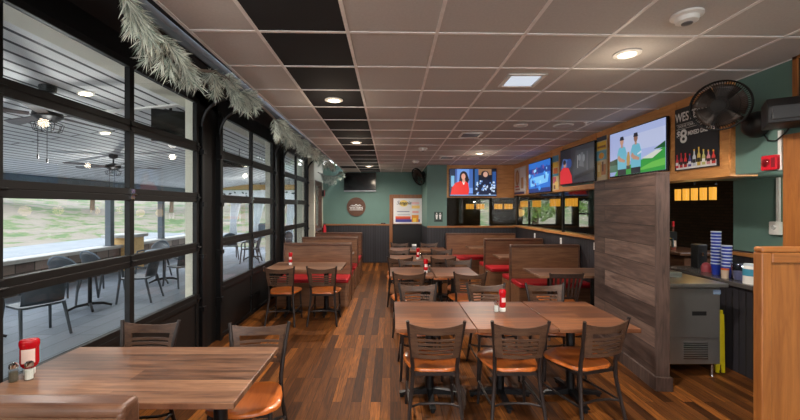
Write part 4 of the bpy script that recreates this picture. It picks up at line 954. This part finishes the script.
box('board', -0.2, 0.4, -0.015, 0, -0.25, 0.2, M['chalk'], b); MB().box(-0.22, -0.185, -0.03, 0, -0.28, 0.22).box(-0.22, 0.42, -0.03, 0, 0.19, 0.22).build('frame', M['oak'], b)
rm = thing('remote_control', 'small black remote lying on the oak rail beside the back door casing', 'remote', (-0.2, BY - 0.03, 1.17)); MB().box(-0.09, 0.05, -0.02, 0.02, 0, 0.035).build('body', M['blackplastic'], rm, bevel=0.006); MB().box(-0.07, -0.03, -0.012, 0.012, 0.035, 0.038).build('buttons', flat((70, 70, 74)), rm)

# ================================================================== CONDIMENTS
def ketchup(x, y, rz, label, scale=1.0, flat_side=False):
    r = thing('ketchup_bottle', label, 'bottle', (x, y, 0.7605), rz, 'red ketchup bottles')
    def ell(prof, k, mat, nm):
        mb = MB().lathe(prof, seg=22); mb.v = [(a, b * k, c) for a, b, c in mb.v]; mb.build(nm, mat, r, smooth=True)
    ell([(0.024, 0.0), (0.026, 0.004), (0.026, 0.03), (0.022, 0.034)], 1.0, M['white'], 'cap')
    if flat_side: ell([(0.022, 0.034), (0.038, 0.05), (0.043, 0.07), (0.042, 0.15), (0.046, 0.165), (0.046, 0.185), (0.038, 0.197), (0.0005, 0.198)], 0.62, M['ketchup'], 'body')
    else: ell([(0.022, 0.034), (0.030, 0.05), (0.031, 0.07), (0.024, 0.105), (0.026, 0.135), (0.033, 0.16), (0.033, 0.185), (0.026, 0.196), (0.0005, 0.197)], 0.8, M['ketchup'], 'body')
    k = 0.62 if flat_side else 0.8
    mb = MB(); vs = []; rad = 0.0436 if flat_side else 0.0300
    z0, z1 = (0.068, 0.145) if flat_side else (0.085, 0.125)
    for i in range(9):
        a = -PI / 2 - 0.75 + 1.5 * i / 8
        vs += [(rad * math.cos(a), rad * k * math.sin(a), z0), (rad * math.cos(a), rad * k * math.sin(a), z1)]
    mb.add(vs, [(2 * i, 2 * i + 2, 2 * i + 3, 2 * i + 1) for i in range(8)]); mb.build('label_sticker', M['label'], r)
    return r
def shaker(x, y, label, fill):
    r = thing('glass_shaker', label, 'shaker', (x, y, 0.7605), 0, 'salt and pepper shakers')
    MB().lathe([(0.020, 0.0), (0.021, 0.004), (0.021, 0.055), (0.017, 0.07), (0.017, 0.076)], seg=10).build('glass_body', M['jar'], r)
    MB().lathe([(0.018, 0.004), (0.018, 0.052)], seg=10).build('filling', M[fill], r)
    MB().lathe([(0.019, 0.072), (0.020, 0.078), (0.019, 0.092), (0.010, 0.100), (0.0005, 0.101)], seg=18).build('metal_lid', M['chrome'], r, smooth=True)
    return r
ketchup(-2.025, 2.12, math.radians(28), 'red bottle with pale label on the wide table by the garage door', flat_side=True)
shaker(-2.025, 2.03, 'pepper shaker on the wide table, closest to the garage door', 'pepper')
shaker(-1.965, 2.055, 'salt shaker on the wide table, in front of the labelled red bottle', 'salt')
ketchup(1.005, 3.39, 0.3, 'upside-down red ketchup bottle on the nearest joined tables')
shaker(0.945, 3.375, 'salt shaker beside the ketchup on the nearest joined tables', 'salt')
ketchup(0.50, 5.36, 0.2, 'red ketchup bottle on the second row of tables')
ketchup(0.49, 6.74, 0.2, 'red ketchup bottle on the third row of tables')
shaker(0.56, 5.42, 'shaker right of the ketchup on the second row of tables', 'pepper'); shaker(0.53, 6.84, 'shaker right of the ketchup on the third row of tables', 'salt')
ketchup(-1.62, 6.12, 0.1, 'red bottle on the left booth table beside the garage door')
nh = thing('napkin_holder', 'small white napkin holder on the last row of tables', 'napkin holder', (0.52, 8.3, 0.7605)); MB().box(-0.05, 0.05, -0.03, 0.03, 0, 0.08).build('holder', M['grey'], nh, bevel=0.004); MB().box(-0.046, 0.046, -0.02, 0.02, 0.005, 0.11).build('napkins', M['white'], nh)

# ================================================================== GARLAND
def garland(name, pts, label, sprays):
    g = thing(name, label, 'garland', (0, 0, 0), 0, 'frosted pine garlands')
    st = MB().tube(pts, 0.012, 6).build('stem', M['twig'], g, smooth=True)
    rnd = random.Random(11)
    P = [Vector(p) for p in pts]; cum = [0]
    for a, b in zip(P[:-1], P[1:]): cum.append(cum[-1] + (b - a).length)
    def at(s):
        s = max(0, min(cum[-1] - 1e-4, s))
        for i in range(len(P) - 1):
            if s <= cum[i + 1]: return P[i].lerp(P[i + 1], (s - cum[i]) / (cum[i + 1] - cum[i])), (P[i + 1] - P[i]).normalized()
        return P[-1], (P[-1] - P[-2]).normalized()
    for s0, ln, rad, nb in sprays:
        mb = MB(); vs = []; fs = []; tw2 = []
        for q in range(nb):
            p0, t = at(s0 + ln * (q + 0.3) / nb)
            bd = (t * rnd.uniform(0.35, 1.0) + Vector((rnd.uniform(-0.75, 0.45), 0, rnd.uniform(-0.95, 0.12)))).normalized()
            bl = rnd.uniform(0.8, 1.3) * rad
            o1 = bd.orthogonal().normalized(); o2 = bd.cross(o1)
            for k in range(105):
                f = rnd.random() ** 0.8; p = p0 + bd * bl * f + Vector((0, 0, -0.03 * f * f)); a = rnd.uniform(0, 2 * PI)
                d = (bd * rnd.uniform(0.55, 1.25) + (o1 * math.cos(a) + o2 * math.sin(a)) * rnd.uniform(0.5, 1.0)).normalized()
                l = rnd.uniform(0.065, 0.112)
                w = d.cross(Vector((rnd.uniform(-1, 1), rnd.uniform(-1, 1), rnd.uniform(-1, 1)))).normalized() * rnd.uniform(0.0020, 0.0036)
                w2 = d.cross(w).normalized() * w.length
                m = p + d * l * 0.6; e = p + d * l + Vector((0, 0, -0.05 * l))
                i = len(vs); vs += [p - w * .6, p + w * .6, p + w2 * .6, m - w, m + w, m + w2, e]
                fs += [(i, i + 1, i + 4, i + 3), (i + 1, i + 2, i + 5, i + 4), (i + 2, i, i + 3, i + 5), (i + 3, i + 4, i + 6), (i + 4, i + 5, i + 6), (i + 5, i + 3, i + 6)]
            mb.tube([p0, p0 + bd * bl * .6, p0 + bd * bl], [0.006, 0.004, 0.002], 5, mi=1)
        k0 = len(mb.f)
        mb.add(vs, fs)
        for q in range(k0, len(mb.m)): mb.m[q] = 1 if ((q - k0) // 6) % 3 == 0 else 0
        mb.build('needle_spray', [M['frost'], M['frostgreen']], g)
    tw = MB()
    for s0 in (1.15, 3.1, 4.6):
        p, t = at(s0)
        for k in range(4):
            e = p + Vector((rnd.uniform(-.06, .10), rnd.uniform(-.05, .3), rnd.uniform(-.06, .03)))
            tw.tube([p, (p + e) / 2 + Vector((0, 0, .02)), e], [0.006, 0.005, 0.003], 5)
            for j in range(6):
                f = 0.3 + 0.12 * j; c = p.lerp(e, f); tw.tube([c, c + Vector((rnd.uniform(-.05, .05), rnd.uniform(-.03, .05), rnd.uniform(-.03, .05)))], [0.004, 0.0015], 5)
    tw.build('frosted_twigs', M['twig'], g)
    return g
gp = [(-1.40, 1.95, 2.82), (-1.40, 2.2, 2.76), (-1.39, 2.45, 2.70), (-1.39, 2.75, 2.69), (-1.39, 3.0, 2.77), (-1.40, 3.5, 2.76), (-1.40, 4.1, 2.79), (-1.40, 4.7, 2.75), (-1.40, 5.4, 2.74), (-1.40, 6.2, 2.75), (-1.40, 7.0, 2.74), (-1.40, 8.0, 2.75), (-1.40, 9.3, 2.72)]
garland('pine_garland', gp, 'frosted pine garland hung along the ceiling edge above the garage doors', [(0.0, 0.22, 0.13, 7), (0.32, 0.36, 0.17, 10), (0.95, 0.42, 0.16, 9), (1.45, 0.40, 0.14, 8), (2.6, 0.5, 0.16, 9), (3.2, 0.6, 0.16, 9), (3.85, 0.6, 0.16, 9), (4.5, 0.8, 0.16, 10), (5.4, 0.8, 0.16, 9), (6.3, 0.9, 0.16, 9)])
gp = [(-1.95, 10.12, 2.62), (-1.75, 10.12, 2.52), (-1.5, 10.12, 2.50), (-1.35, 10.12, 2.60)]
garland('pine_garland', gp, 'short frosted pine garland above the exit door corner', [(0.02, 0.28, 0.16, 7), (0.32, 0.3, 0.16, 7)])

# ================================================================== PATIO OUTSIDE
struct(MB().box(-7.6, -2.55, -6, 16.0, -0.10, -0.02).build('floor_patio', M['patiofloor']), 'grey paved patio floor outside the garage doors', 'patio')
w = thing('wall_patio', 'low block wall with a pale cap along the patio edge', 'wall', (-7.3, 5, 0)); w['kind'] = 'structure'
MB().box(-0.15, 0.1, -11, 11, -0.05, 0.60).build('blocks', M['stonewall'], w); MB().box(-0.22, 0.17, -11, 11, 0.60, 0.68).build('cap', M['stonecap'], w, bevel=0.01)
# sloping boarded roof
rf = MB(); xa, za, xb, zb = -2.55, 3.06, -7.7, 2.36
rf.add([(xa, -6, za), (xa, 16, za), (xb, 16, zb), (xb, -6, zb), (xa, -6, za + .1), (xa, 16, za + .1), (xb, 16, zb + .1), (xb, -6, zb + .1)], [(0, 1, 2, 3), (4, 7, 6, 5), (0, 4, 5, 1), (1, 5, 6, 2), (2, 6, 7, 3), (3, 7, 4, 0)])
struct(rf.build('ceiling_patio', M['patioroof']), 'white boarded patio ceiling with dark joints', 'ceiling')
struct(MB().box(-7.75, -7.6, -6, 16, 2.20, 2.36).build('trim_15', M['greypost']), 'dark beam along the outer edge of the patio roof', 'beam')
mb = MB().bar((-2.56, 4.95, 3.045), (-7.6, 4.3, 2.36), 0.10, 0.02)
struct(mb.build('trim_16', M['white']), 'pale seam strip across the patio ceiling', 'trim')
for y, lb in ((-1.5, 'dark grey patio roof post out past the near booth'), (2.6, 'dark grey patio roof post, nearer than the first chair outside'), (9.8, 'dark grey patio roof post beside the stone pillar'), (12.0, 'dark grey patio roof post left of the cream pier'), (15.4, 'dark grey patio roof post seen through the middle garage door')):
    q = thing('patio_post', lb, 'post', (-7.28, y, 0.68), 0, 'patio roof posts'); MB().box(-0.07, 0.07, -0.07, 0.07, 0.012, 1.54).build('shaft', M['greypost'], q); MB().box(-0.1, 0.1, -0.1, 0.1, 0.0, 0.012).build('base_plate', M['greypost'], q)
q = thing('stone_pillar', 'short stone pillar with pale cap on the patio wall', 'pillar', (-7.3, 10.4, 0)); MB().box(-0.3, 0.32, -0.3, 0.3, -0.05, 0.86).build('shaft', M['beamwood'], q); MB().box(-0.38, 0.40, -0.38, 0.38, 0.86, 0.94).build('cap', M['stonecap'], q, bevel=0.01)
# far end of the patio
struct(MB().box(-7.6, -2.55, 15.6, 15.75, 2.40, 2.60).build('trim_17', M['beamwood']), 'pale wood beam across the far end of the patio', 'beam')
struct(MB().box(-7.6, -2.55, 15.7, 15.8, 2.60, 3.1).build('wall_patio_end', M['siding']), 'grey metal siding above the far patio beam', 'wall')
v = thing('patio_valance', 'white valance with black leaf prints hanging at the far patio end', 'valance', (-5.0, 15.55, 1.75))
box('cloth', -2.55, 2.3, -0.006, 0.006, 0.14, 0.62, M['fabricwhite'], v)
rnd = random.Random(5); pol = []
for k in range(34):
    u = rnd.uniform(-2.3, 2.1); z = rnd.uniform(.22, .54); a = rnd.uniform(0, 3)
    pol.append(((30, 32, 36), [(u + .09 * math.cos(a), z + .05 * math.sin(a)), (u + .03 * math.cos(a + 1.5), z + .045 * math.sin(a + 1.5)), (u - .09 * math.cos(a), z - .05 * math.sin(a)), (u - .03 * math.cos(a + 1.5), z - .045 * math.sin(a + 1.5))]))
decals('leaf_print', pol, v, -0.006, lambda c: flat(c))
for x, lb in ((-6.4, 'white gathered curtain at the far patio end, left of the post'), (-5.45, 'white gathered curtain at the far patio end, right of the post'), (-4.1, 'white gathered curtain at the far patio end, close to the cream pier')):
    cu = MB(); n = 24; vs = []
    for z, wd in ((0.25, .34), (1.1, .26), (1.9, .44)):
        for k in range(n): vs.append((wd * (k / (n - 1) - .5) + (0.12 if z > 1.5 else 0), 0.03 * math.sin(k * 1.9), z))
    cu.add(vs, [(r_ * n + k, r_ * n + k + 1, (r_ + 1) * n + k + 1, (r_ + 1) * n + k) for r_ in range(2) for k in range(n - 1)])
    o = cu.build('patio_curtain', M['fabricwhite'], None, smooth=True); o.location = (x, 15.4, 0); tag(o, lb, 'curtain', 'gathered patio curtains')
    sd = o.modifiers.new('thickness', 'SOLIDIFY'); sd.thickness = 0.01

# patio chairs
def make_patio_chair(label, group):
    t = thing('patio_armchair', label, 'chair', (0, 0, 0), 0, group)
    MB().prism(rrect(0.46, 0.44, 0.07), 0.415, 0.44, 'xy').build('seat', M['resin'], t, smooth=True)
    b = MB(); hw = 0.23
    def yb(u, z): return -0.20 - 0.06 * (1 - u * u) - (z - .44) * 0.22
    def top(u): return 0.62 + 0.24 * math.sqrt(max(0, 1 - (u * .93) ** 2))
    vs = []; n = 12; rows = 5
    for k in range(n + 1):
        u = -1 + 2 * k / n
        for j in range(rows + 1):
            z = 0.46 + (top(u) - 0.46) * j / rows; vs.append((u * hw * (1 - 0.0 * j), yb(u, z), z))
    b.add(vs, [(k * (rows + 1) + j, (k + 1) * (rows + 1) + j, (k + 1) * (rows + 1) + j + 1, k * (rows + 1) + j + 1) for k in range(n) for j in range(rows)])
    o = b.build('backrest', M['resin'], t, smooth=True); sd = o.modifiers.new('thickness', 'SOLIDIFY'); sd.thickness = 0.014
    MB().tube([(u * hw, yb(u, top(u)), top(u)) for u in [-1 + k / 8 for k in range(17)]], 0.013, 8).build('back_rim', M['resinlight'], t, smooth=True)
    for s in (-1, 1):
        MB().tube([(s * 0.235, -0.22, 0.62), (s * 0.27, -0.02, 0.655), (s * 0.27, 0.16, 0.645), (s * 0.25, 0.215, 0.58)], [0.017, 0.02, 0.02, 0.016], 8).build('armrest', M['resin'], t, smooth=True)
        MB().tube([(s * 0.27, 0.25, 0.0), (s * 0.245, 0.205, 0.43), (s * 0.25, 0.21, 0.60)], [0.017, 0.021, 0.017], 8).build('leg', M['resin'], t, smooth=True)
        MB().tube([(s * 0.26, -0.31, 0.0), (s * 0.225, -0.20, 0.44)], [0.017, 0.022], 8).build('leg', M['resin'], t, smooth=True)
    return t
GP = 'slate resin armchairs on the patio'
pc = None
spots = [(-4.72, 5.02, 65, 'slate resin armchair outside, nearest, its back above the near table'), (-5.05, 4.10, -30, 'slate resin armchair outside at the left edge, partly cut off'), (-5.75, 6.85, 5, 'slate resin armchair outside with rounded back, left of the near pair'), (-5.80, 7.62, -12, 'slate resin armchair outside with rounded back, right of the near pair'), (-4.62, 6.95, 100, 'slate resin armchair outside, just left of the door mullion'), (-5.75, 9.15, 175, 'slate resin armchair outside with rounded back behind the door mullion'), (-4.55, 8.25, 60, 'slate resin armchair outside, right of the door mullion'), (-4.75, 9.75, 110, 'slate resin armchair outside, next to the cream pier'),
         (-5.3, 12.4, 30, 'slate resin armchair seen through the middle garage door, left side'), (-4.3, 11.6, 100, 'slate resin armchair seen through the middle garage door, centre'), (-3.6, 12.6, 160, 'slate resin armchair seen through the middle garage door, right side')]
for x, y, a, lb in spots:
    if pc is None: pc = make_patio_chair(lb, GP); pc.location = (x, y, -0.02); pc.rotation_euler.z = math.radians(a)
    else: dup(pc, (x, y, -0.02), math.radians(a), lb, GP)
def patio_table(x, y, label):
    t = thing('patio_table', label, 'table', (x, y, -0.02), 0, 'patio pedestal tables')
    MB().lathe([(0.36, 0.70), (0.37, 0.71), (0.37, 0.725), (0.36, 0.735)], seg=32).build('tabletop', M['resinlight'], t, smooth=True)
    MB().lathe([(0.03, 0.05), (0.03, 0.70)], seg=14).build('column', M['black'], t, smooth=True)
    b = MB()
    for k in range(4):
        a = PI / 4 + PI / 2 * k; b.tube([(0, 0, 0.09), (0.18 * math.cos(a), 0.18 * math.sin(a), 0.07), (0.30 * math.cos(a), 0.30 * math.sin(a), 0.018)], [0.025, 0.022, 0.018], 8)
    b.build('base', M['black'], t, smooth=True)
patio_table(-5.25, 4.75, 'round patio table at the left edge, beyond the nearest armchair'); patio_table(-5.05, 6.35, 'round patio table between the rounded-back armchairs'); patio_table(-5.15, 8.6, 'round patio table behind the door mullion'); patio_table(-4.5, 12.4, 'round patio table seen through the middle garage door')
for x, y, lb in ((-4.45, 13.3, 'tall pale blue bar stool through the middle garage door'), (-3.35, 11.3, 'tall pale blue bar stool closest to the second pier')):
    t = thing('patio_bar_stool', lb, 'stool', (x, y, -0.02), 0.4, 'tall patio stools')
    MB().prism(rrect(0.40, 0.38, 0.06), 0.74, 0.77, 'xy').build('seat', M['resinlight'], t)
    o = MB().prism(rrect(0.40, 0.36, 0.06, cx=0, cy=0.96), -0.20, -0.175, 'xz').build('backrest', M['resinlight'], t)
    for sx in (-1, 1):
        for sy in (-1, 1): MB().tube([(sx * .22, sy * .22, 0), (sx * .17, sy * .16, .75)], 0.016, 8).build('leg', M['resin'], t, smooth=True)
    MB().tube([(-.2, -.2, .25), (.2, -.2, .25), (.2, .2, .25), (-.2, .2, .25)], 0.011, 6, closed=True).build('footrest', M['resin'], t)
fl = thing('pedestal_fan', 'round metal pedestal fan outside the middle garage door', 'fan', (-6.0, 11.5, -0.02)); MB().lathe([(0.2, 0), (0.2, 0.03), (0.02, 0.05), (0.02, 1.2)], seg=20).build('stand', M['grey'], fl, smooth=True); MB().lathe([(0.22, -0.06), (0.24, 0.0), (0.22, 0.06), (0.05, 0.09), (0.0005, 0.09)], (0, 0, 1.35), 24, R=Matrix.Rotation(PI / 2, 3, 'X')).build('head', M['grey'], fl, smooth=True)

# patio ceiling fans, lights, outdoor television
def roofz(x): return za + (zb - za) * (x - xa) / (xb - xa)
def patio_fan(x, y, drop, ang, label):
    z = roofz(x); f = thing('patio_ceiling_fan', label, 'ceiling fan', (x, y, z), ang, 'patio ceiling fans')
    MB().lathe([(0.075, 0.0), (0.07, -0.06), (0.03, -0.08)], seg=20).build('canopy', M['black'], f, smooth=True)
    MB().tube([(0, 0, -0.06), (0, 0, -drop)], 0.013, 8).build('downrod', M['black'], f)
    MB().lathe([(0.03, -drop + .03), (0.12, -drop), (0.13, -drop - .05), (0.07, -drop - .09), (0.0005, -drop - .10)], seg=24).build('motor', M['black'], f, smooth=True)
    for k in range(5):
        a = 2 * PI * k / 5; c, s = math.cos(a), math.sin(a); px, py = -s, c
        vs = [(c * r_ + px * w_, s * r_ + py * w_, -drop - .03 + w_ * 0.15) for r_, w_ in ((.14, -.04), (.74, -.07), (.80, 0), (.74, .07), (.14, .04))]
        b = MB().add(vs + [(q[0], q[1], q[2] - .008) for q in vs], [(0, 1, 2, 3, 4), (9, 8, 7, 6, 5)] + [(i, 5 + i, 5 + (i + 1) % 5, (i + 1) % 5) for i in range(5)]); b.build('blade', M['slat'], f)
    cg = MB()
    for k in range(10):
        a = 2 * PI * k / 10; cg.tube([(.05 * math.cos(a), .05 * math.sin(a), -drop - .09), (.13 * math.cos(a), .13 * math.sin(a), -drop - .12), (.11 * math.cos(a), .11 * math.sin(a), -drop - .19), (0, 0, -drop - .21)], .004, 5)
    cg.build('lamp_cage', M['black'], f); MB().lathe([(0.0005, -drop - .18), (.04, -drop - .16), (.035, -drop - .11)], seg=16).build('bulb', M['jar'], f, smooth=True)
    for k, (dx, ln) in enumerate(((-.05, .36), (.03, .40))):
        MB().tube([(dx, -.06, -drop - .10), (dx, -.06, -drop - .10 - ln)], 0.003, 5).lathe([(.008, 0), (.008, .04)], (dx, -.06, -drop - .12 - ln), 8).build('pull_chain', M['black'], f)
for x, y in ((-3.5, 3.86), (-5.28, 7.2), (-4.9, 13.2), (-4.4, 0.2)):  # added fill lights hung in the air to brighten the patio roof and valance
    l = D.lights.new('patio_fill', 'POINT'); l.energy = 22.0; l.color = (1.0, 0.97, 0.93); l.shadow_soft_size = 0.1
    lo = D.objects.new('patio_fill', l); COL.objects.link(lo); lo.location = (x, y, roofz(x) - 0.75)
patio_fan(-3.5, 3.86, 0.27, 0.2, 'black patio ceiling fan with pull chains, nearest and cut by the door bar')
patio_fan(-5.28, 7.2, 0.20, 0.5, 'black patio ceiling fan with a lamp cage, farther along the patio')
for x, y, lb in ((-3.35, 4.15, 'lit round patio ceiling light in the nearest pane'), (-4.3, 5.7, 'lit round patio ceiling light above the farther fan')):
    r = thing('patio_downlight', lb, 'ceiling light', (x, y, roofz(x) - 0.002), 0, 'patio ceiling lights'); MB().lathe([(0.085, 0.0), (0.08, -0.012), (0.06, -0.014)], seg=22).build('trim_ring', M['white'], r, smooth=True); MB().lathe([(0.058, -0.012), (0.058, -0.018)], seg=20).build('lens', M['lampwarm'], r); r.rotation_euler.y = -math.atan2(za - zb, xa - xb)
t = thing('patio_television', 'black outdoor television hung beside the cream pier', 'television', (-2.92, 5.02, 2.76), math.radians(32)); MB().prism(rrect(0.44, 0.42, .012), -0.04, 0.0, 'xz').build('housing', M['bezel'], t); box('screen', -.205, .205, -0.043, -0.04, -.195, .195, M['offscreen'], t); MB().tube([(0, 0.02, 0), (0, 0.02, roofz(-2.92) - 2.76)], 0.018, 8).build('ceiling_pole', M['black'], t)
h = thing('patio_heater', 'dark heater panel hung above the middle garage door pane', 'heater', (-3.4, 8.1, 2.62), 0.5); MB().prism(rrect(0.5, 0.16, .02), -0.06, 0.06, 'xz').build('housing', M['black'], h); MB().tube([(-.15, 0, .08), (-.15, 0, roofz(-3.4) - 2.62)], .01, 6).tube([(.15, 0, .08), (.15, 0, roofz(-3.4) - 2.62)], .01, 6).build('hanger', M['black'], h)

# terrain: pale road, sandy slope, trees on the rise
mb = MB(); xs = [-7.6, -9, -11, -13, -15, -16.5, -18, -20, -23, -27, -32, -40, -52, -70]; ys = [-30, -20, -10, 0, 5, 10, 15, 18, 22, 26, 32, 40, 55, 75]
def hz(x, y):
    d = max(-16.0 - x, (y - 26) * 0.9 if y > 26 else 0, 0)
    return -0.12 + (0.085 * d + 0.0013 * d * d if d < 45 else 6.5) + 0.25 * math.sin(x * .7 + y * .33) * (d > 1)
vs = [(x, y, hz(x, y)) for x in xs for y in ys]; n = len(ys)
fs = [((i) * n + j, (i) * n + j + 1, (i + 1) * n + j + 1, (i + 1) * n + j) for i in range(len(xs) - 1) for j in range(n - 1)]
fs = [tuple(reversed(f)) for f in fs]
mb.add(vs, fs)
for q, f in enumerate(mb.f):
    cx = sum(mb.v[i][0] for i in f) / 4; cy = sum(mb.v[i][1] for i in f) / 4
    mb.m[q] = 1 if (cx > -16.2 and cy < 26) else 0
struct(mb.build('terrain', [M['hill'], M['road']], smooth=True, angle=60), 'pale road and sandy grass slope beyond the patio', 'ground')
mb = MB(); xs2 = [-8, 0, 10, 20, 30]; ys2 = [15.8, 20, 26, 34, 45, 75]
vs = [(x, y, -0.12 + max(0, y - 20) * 0.11) for x in xs2 for y in ys2]; n = len(ys2)
mb.add(vs, [tuple(reversed((i * n + j, i * n + j + 1, (i + 1) * n + j + 1, (i + 1) * n + j))) for i in range(4) for j in range(n - 1)])
o = mb.build('terrain_back', M['hill']); o.location.z = -0.03; struct(o, 'sandy grass slope behind the building', 'ground')
def tree(x, y, z, h, r_, label):
    t = thing('tree', label, 'tree', (x, y, z), 0, 'trees on the slope')
    MB().tube([(0, 0, -0.3), (0.1, 0, h * .4), (0.05, 0.1, h * .75)], [0.22, 0.15, 0.05], 8).build('trunk', M['bark'], t, smooth=True)
    rnd = random.Random(int(x * 31 + y * 7)); vs = []; fs = []
    for k in range(900):
        a = rnd.uniform(0, 2 * PI); b = rnd.uniform(-1, 1); q = rnd.uniform(.55, 1) ** .5
        c = Vector((r_ * q * math.cos(a) * math.sqrt(1 - b * b), r_ * q * math.sin(a) * math.sqrt(1 - b * b), h * .62 + h * .38 * q * b))
        u = Vector((rnd.uniform(-1, 1), rnd.uniform(-1, 1), rnd.uniform(-1, 1))).normalized() * r_ * .11; w = u.orthogonal().normalized() * r_ * .06
        i = len(vs); vs += [c - u, c + w, c + u, c - w]; fs.append((i, i + 1, i + 2, i + 3))
    MB().add(vs, fs).build('foliage', M['leaf'], t)
rnd = random.Random(21); wh = ['past the left edge', 'at the left edge', 'above the near door bar', 'left of the far fan', 'behind the far fan', 'right of the far fan', 'over the stone pillar', 'beyond the cream pier', 'through the middle door', 'through the middle door, right pane', 'through the last door', 'far off through the last door']
for i in range(12):
    a = math.radians(150 - i * 8.6); R_ = 44; x = R_ * math.cos(a) * 1.0 - 4; y = R_ * math.sin(a)
    tree(x, y, hz(x, y), rnd.uniform(5, 7.5), rnd.uniform(2.6, 3.6), 'leafy green tree on the slope, ' + wh[i])
for i, (x, y) in enumerate(((3.6, 22), (7.6, 20), (11.6, 21.5), (15.6, 24))):
    tree(x, y, -0.15 + max(0, y - 20) * .11, 4.5, 1.9, 'leafy tree outside the bar windows, ' + ['left of the wide window', 'in the wide window', 'in the narrow window', 'next to the board partition'][i])

# ================================================================== LIGHT
w = D.worlds.new('World'); bpy.context.scene.world = w; w.use_nodes = True; nt = w.node_tree; nt.nodes.clear()
out = nt.nodes.new('ShaderNodeOutputWorld'); bg = nt.nodes.new('ShaderNodeBackground'); tc = nt.nodes.new('ShaderNodeTexCoord'); sp = nt.nodes.new('ShaderNodeSeparateXYZ')
nt.links.new(tc.outputs['Generated'], sp.inputs[0]); r = ramp(nt, [(0.0, (0.88, 0.90, 0.92, 1)), (0.6, (0.80, 0.88, 1.0, 1))]); nt.links.new(sp.outputs[2], r.inputs['Fac']); nt.links.new(r.outputs['Color'], bg.inputs['Color'])
bg.inputs['Strength'].default_value = 6.0; nt.links.new(bg.outputs[0], out.inputs['Surface'])
sl = D.lights.new('sun', 'SUN'); sl.energy = 1.5; sl.angle = math.radians(8); sl.color = (1, 0.95, 0.88); so = D.objects.new('sun', sl); COL.objects.link(so); so.rotation_euler = (math.radians(50), 0, math.radians(35))

# ================================================================== CAMERA
cam = D.cameras.new('camera'); co = D.objects.new('camera', cam); COL.objects.link(co)
cam.sensor_width = 36; cam.lens = 378 / 800 * 36; cam.shift_x = 9.5 / 800; cam.shift_y = -3.5 / 800
co.location = (0, 0, 1.70); co.rotation_euler = (PI / 2, 0, 0)
cam.clip_start = 0.05; cam.clip_end = 300
sc_ = bpy.context.scene; sc_.camera = co
sc_.view_settings.view_transform = 'Standard'; sc_.view_settings.look = 'None'; sc_.view_settings.exposure = 0.0; sc_.view_settings.gamma = 1.0; sc_.view_settings.use_curve_mapping = False
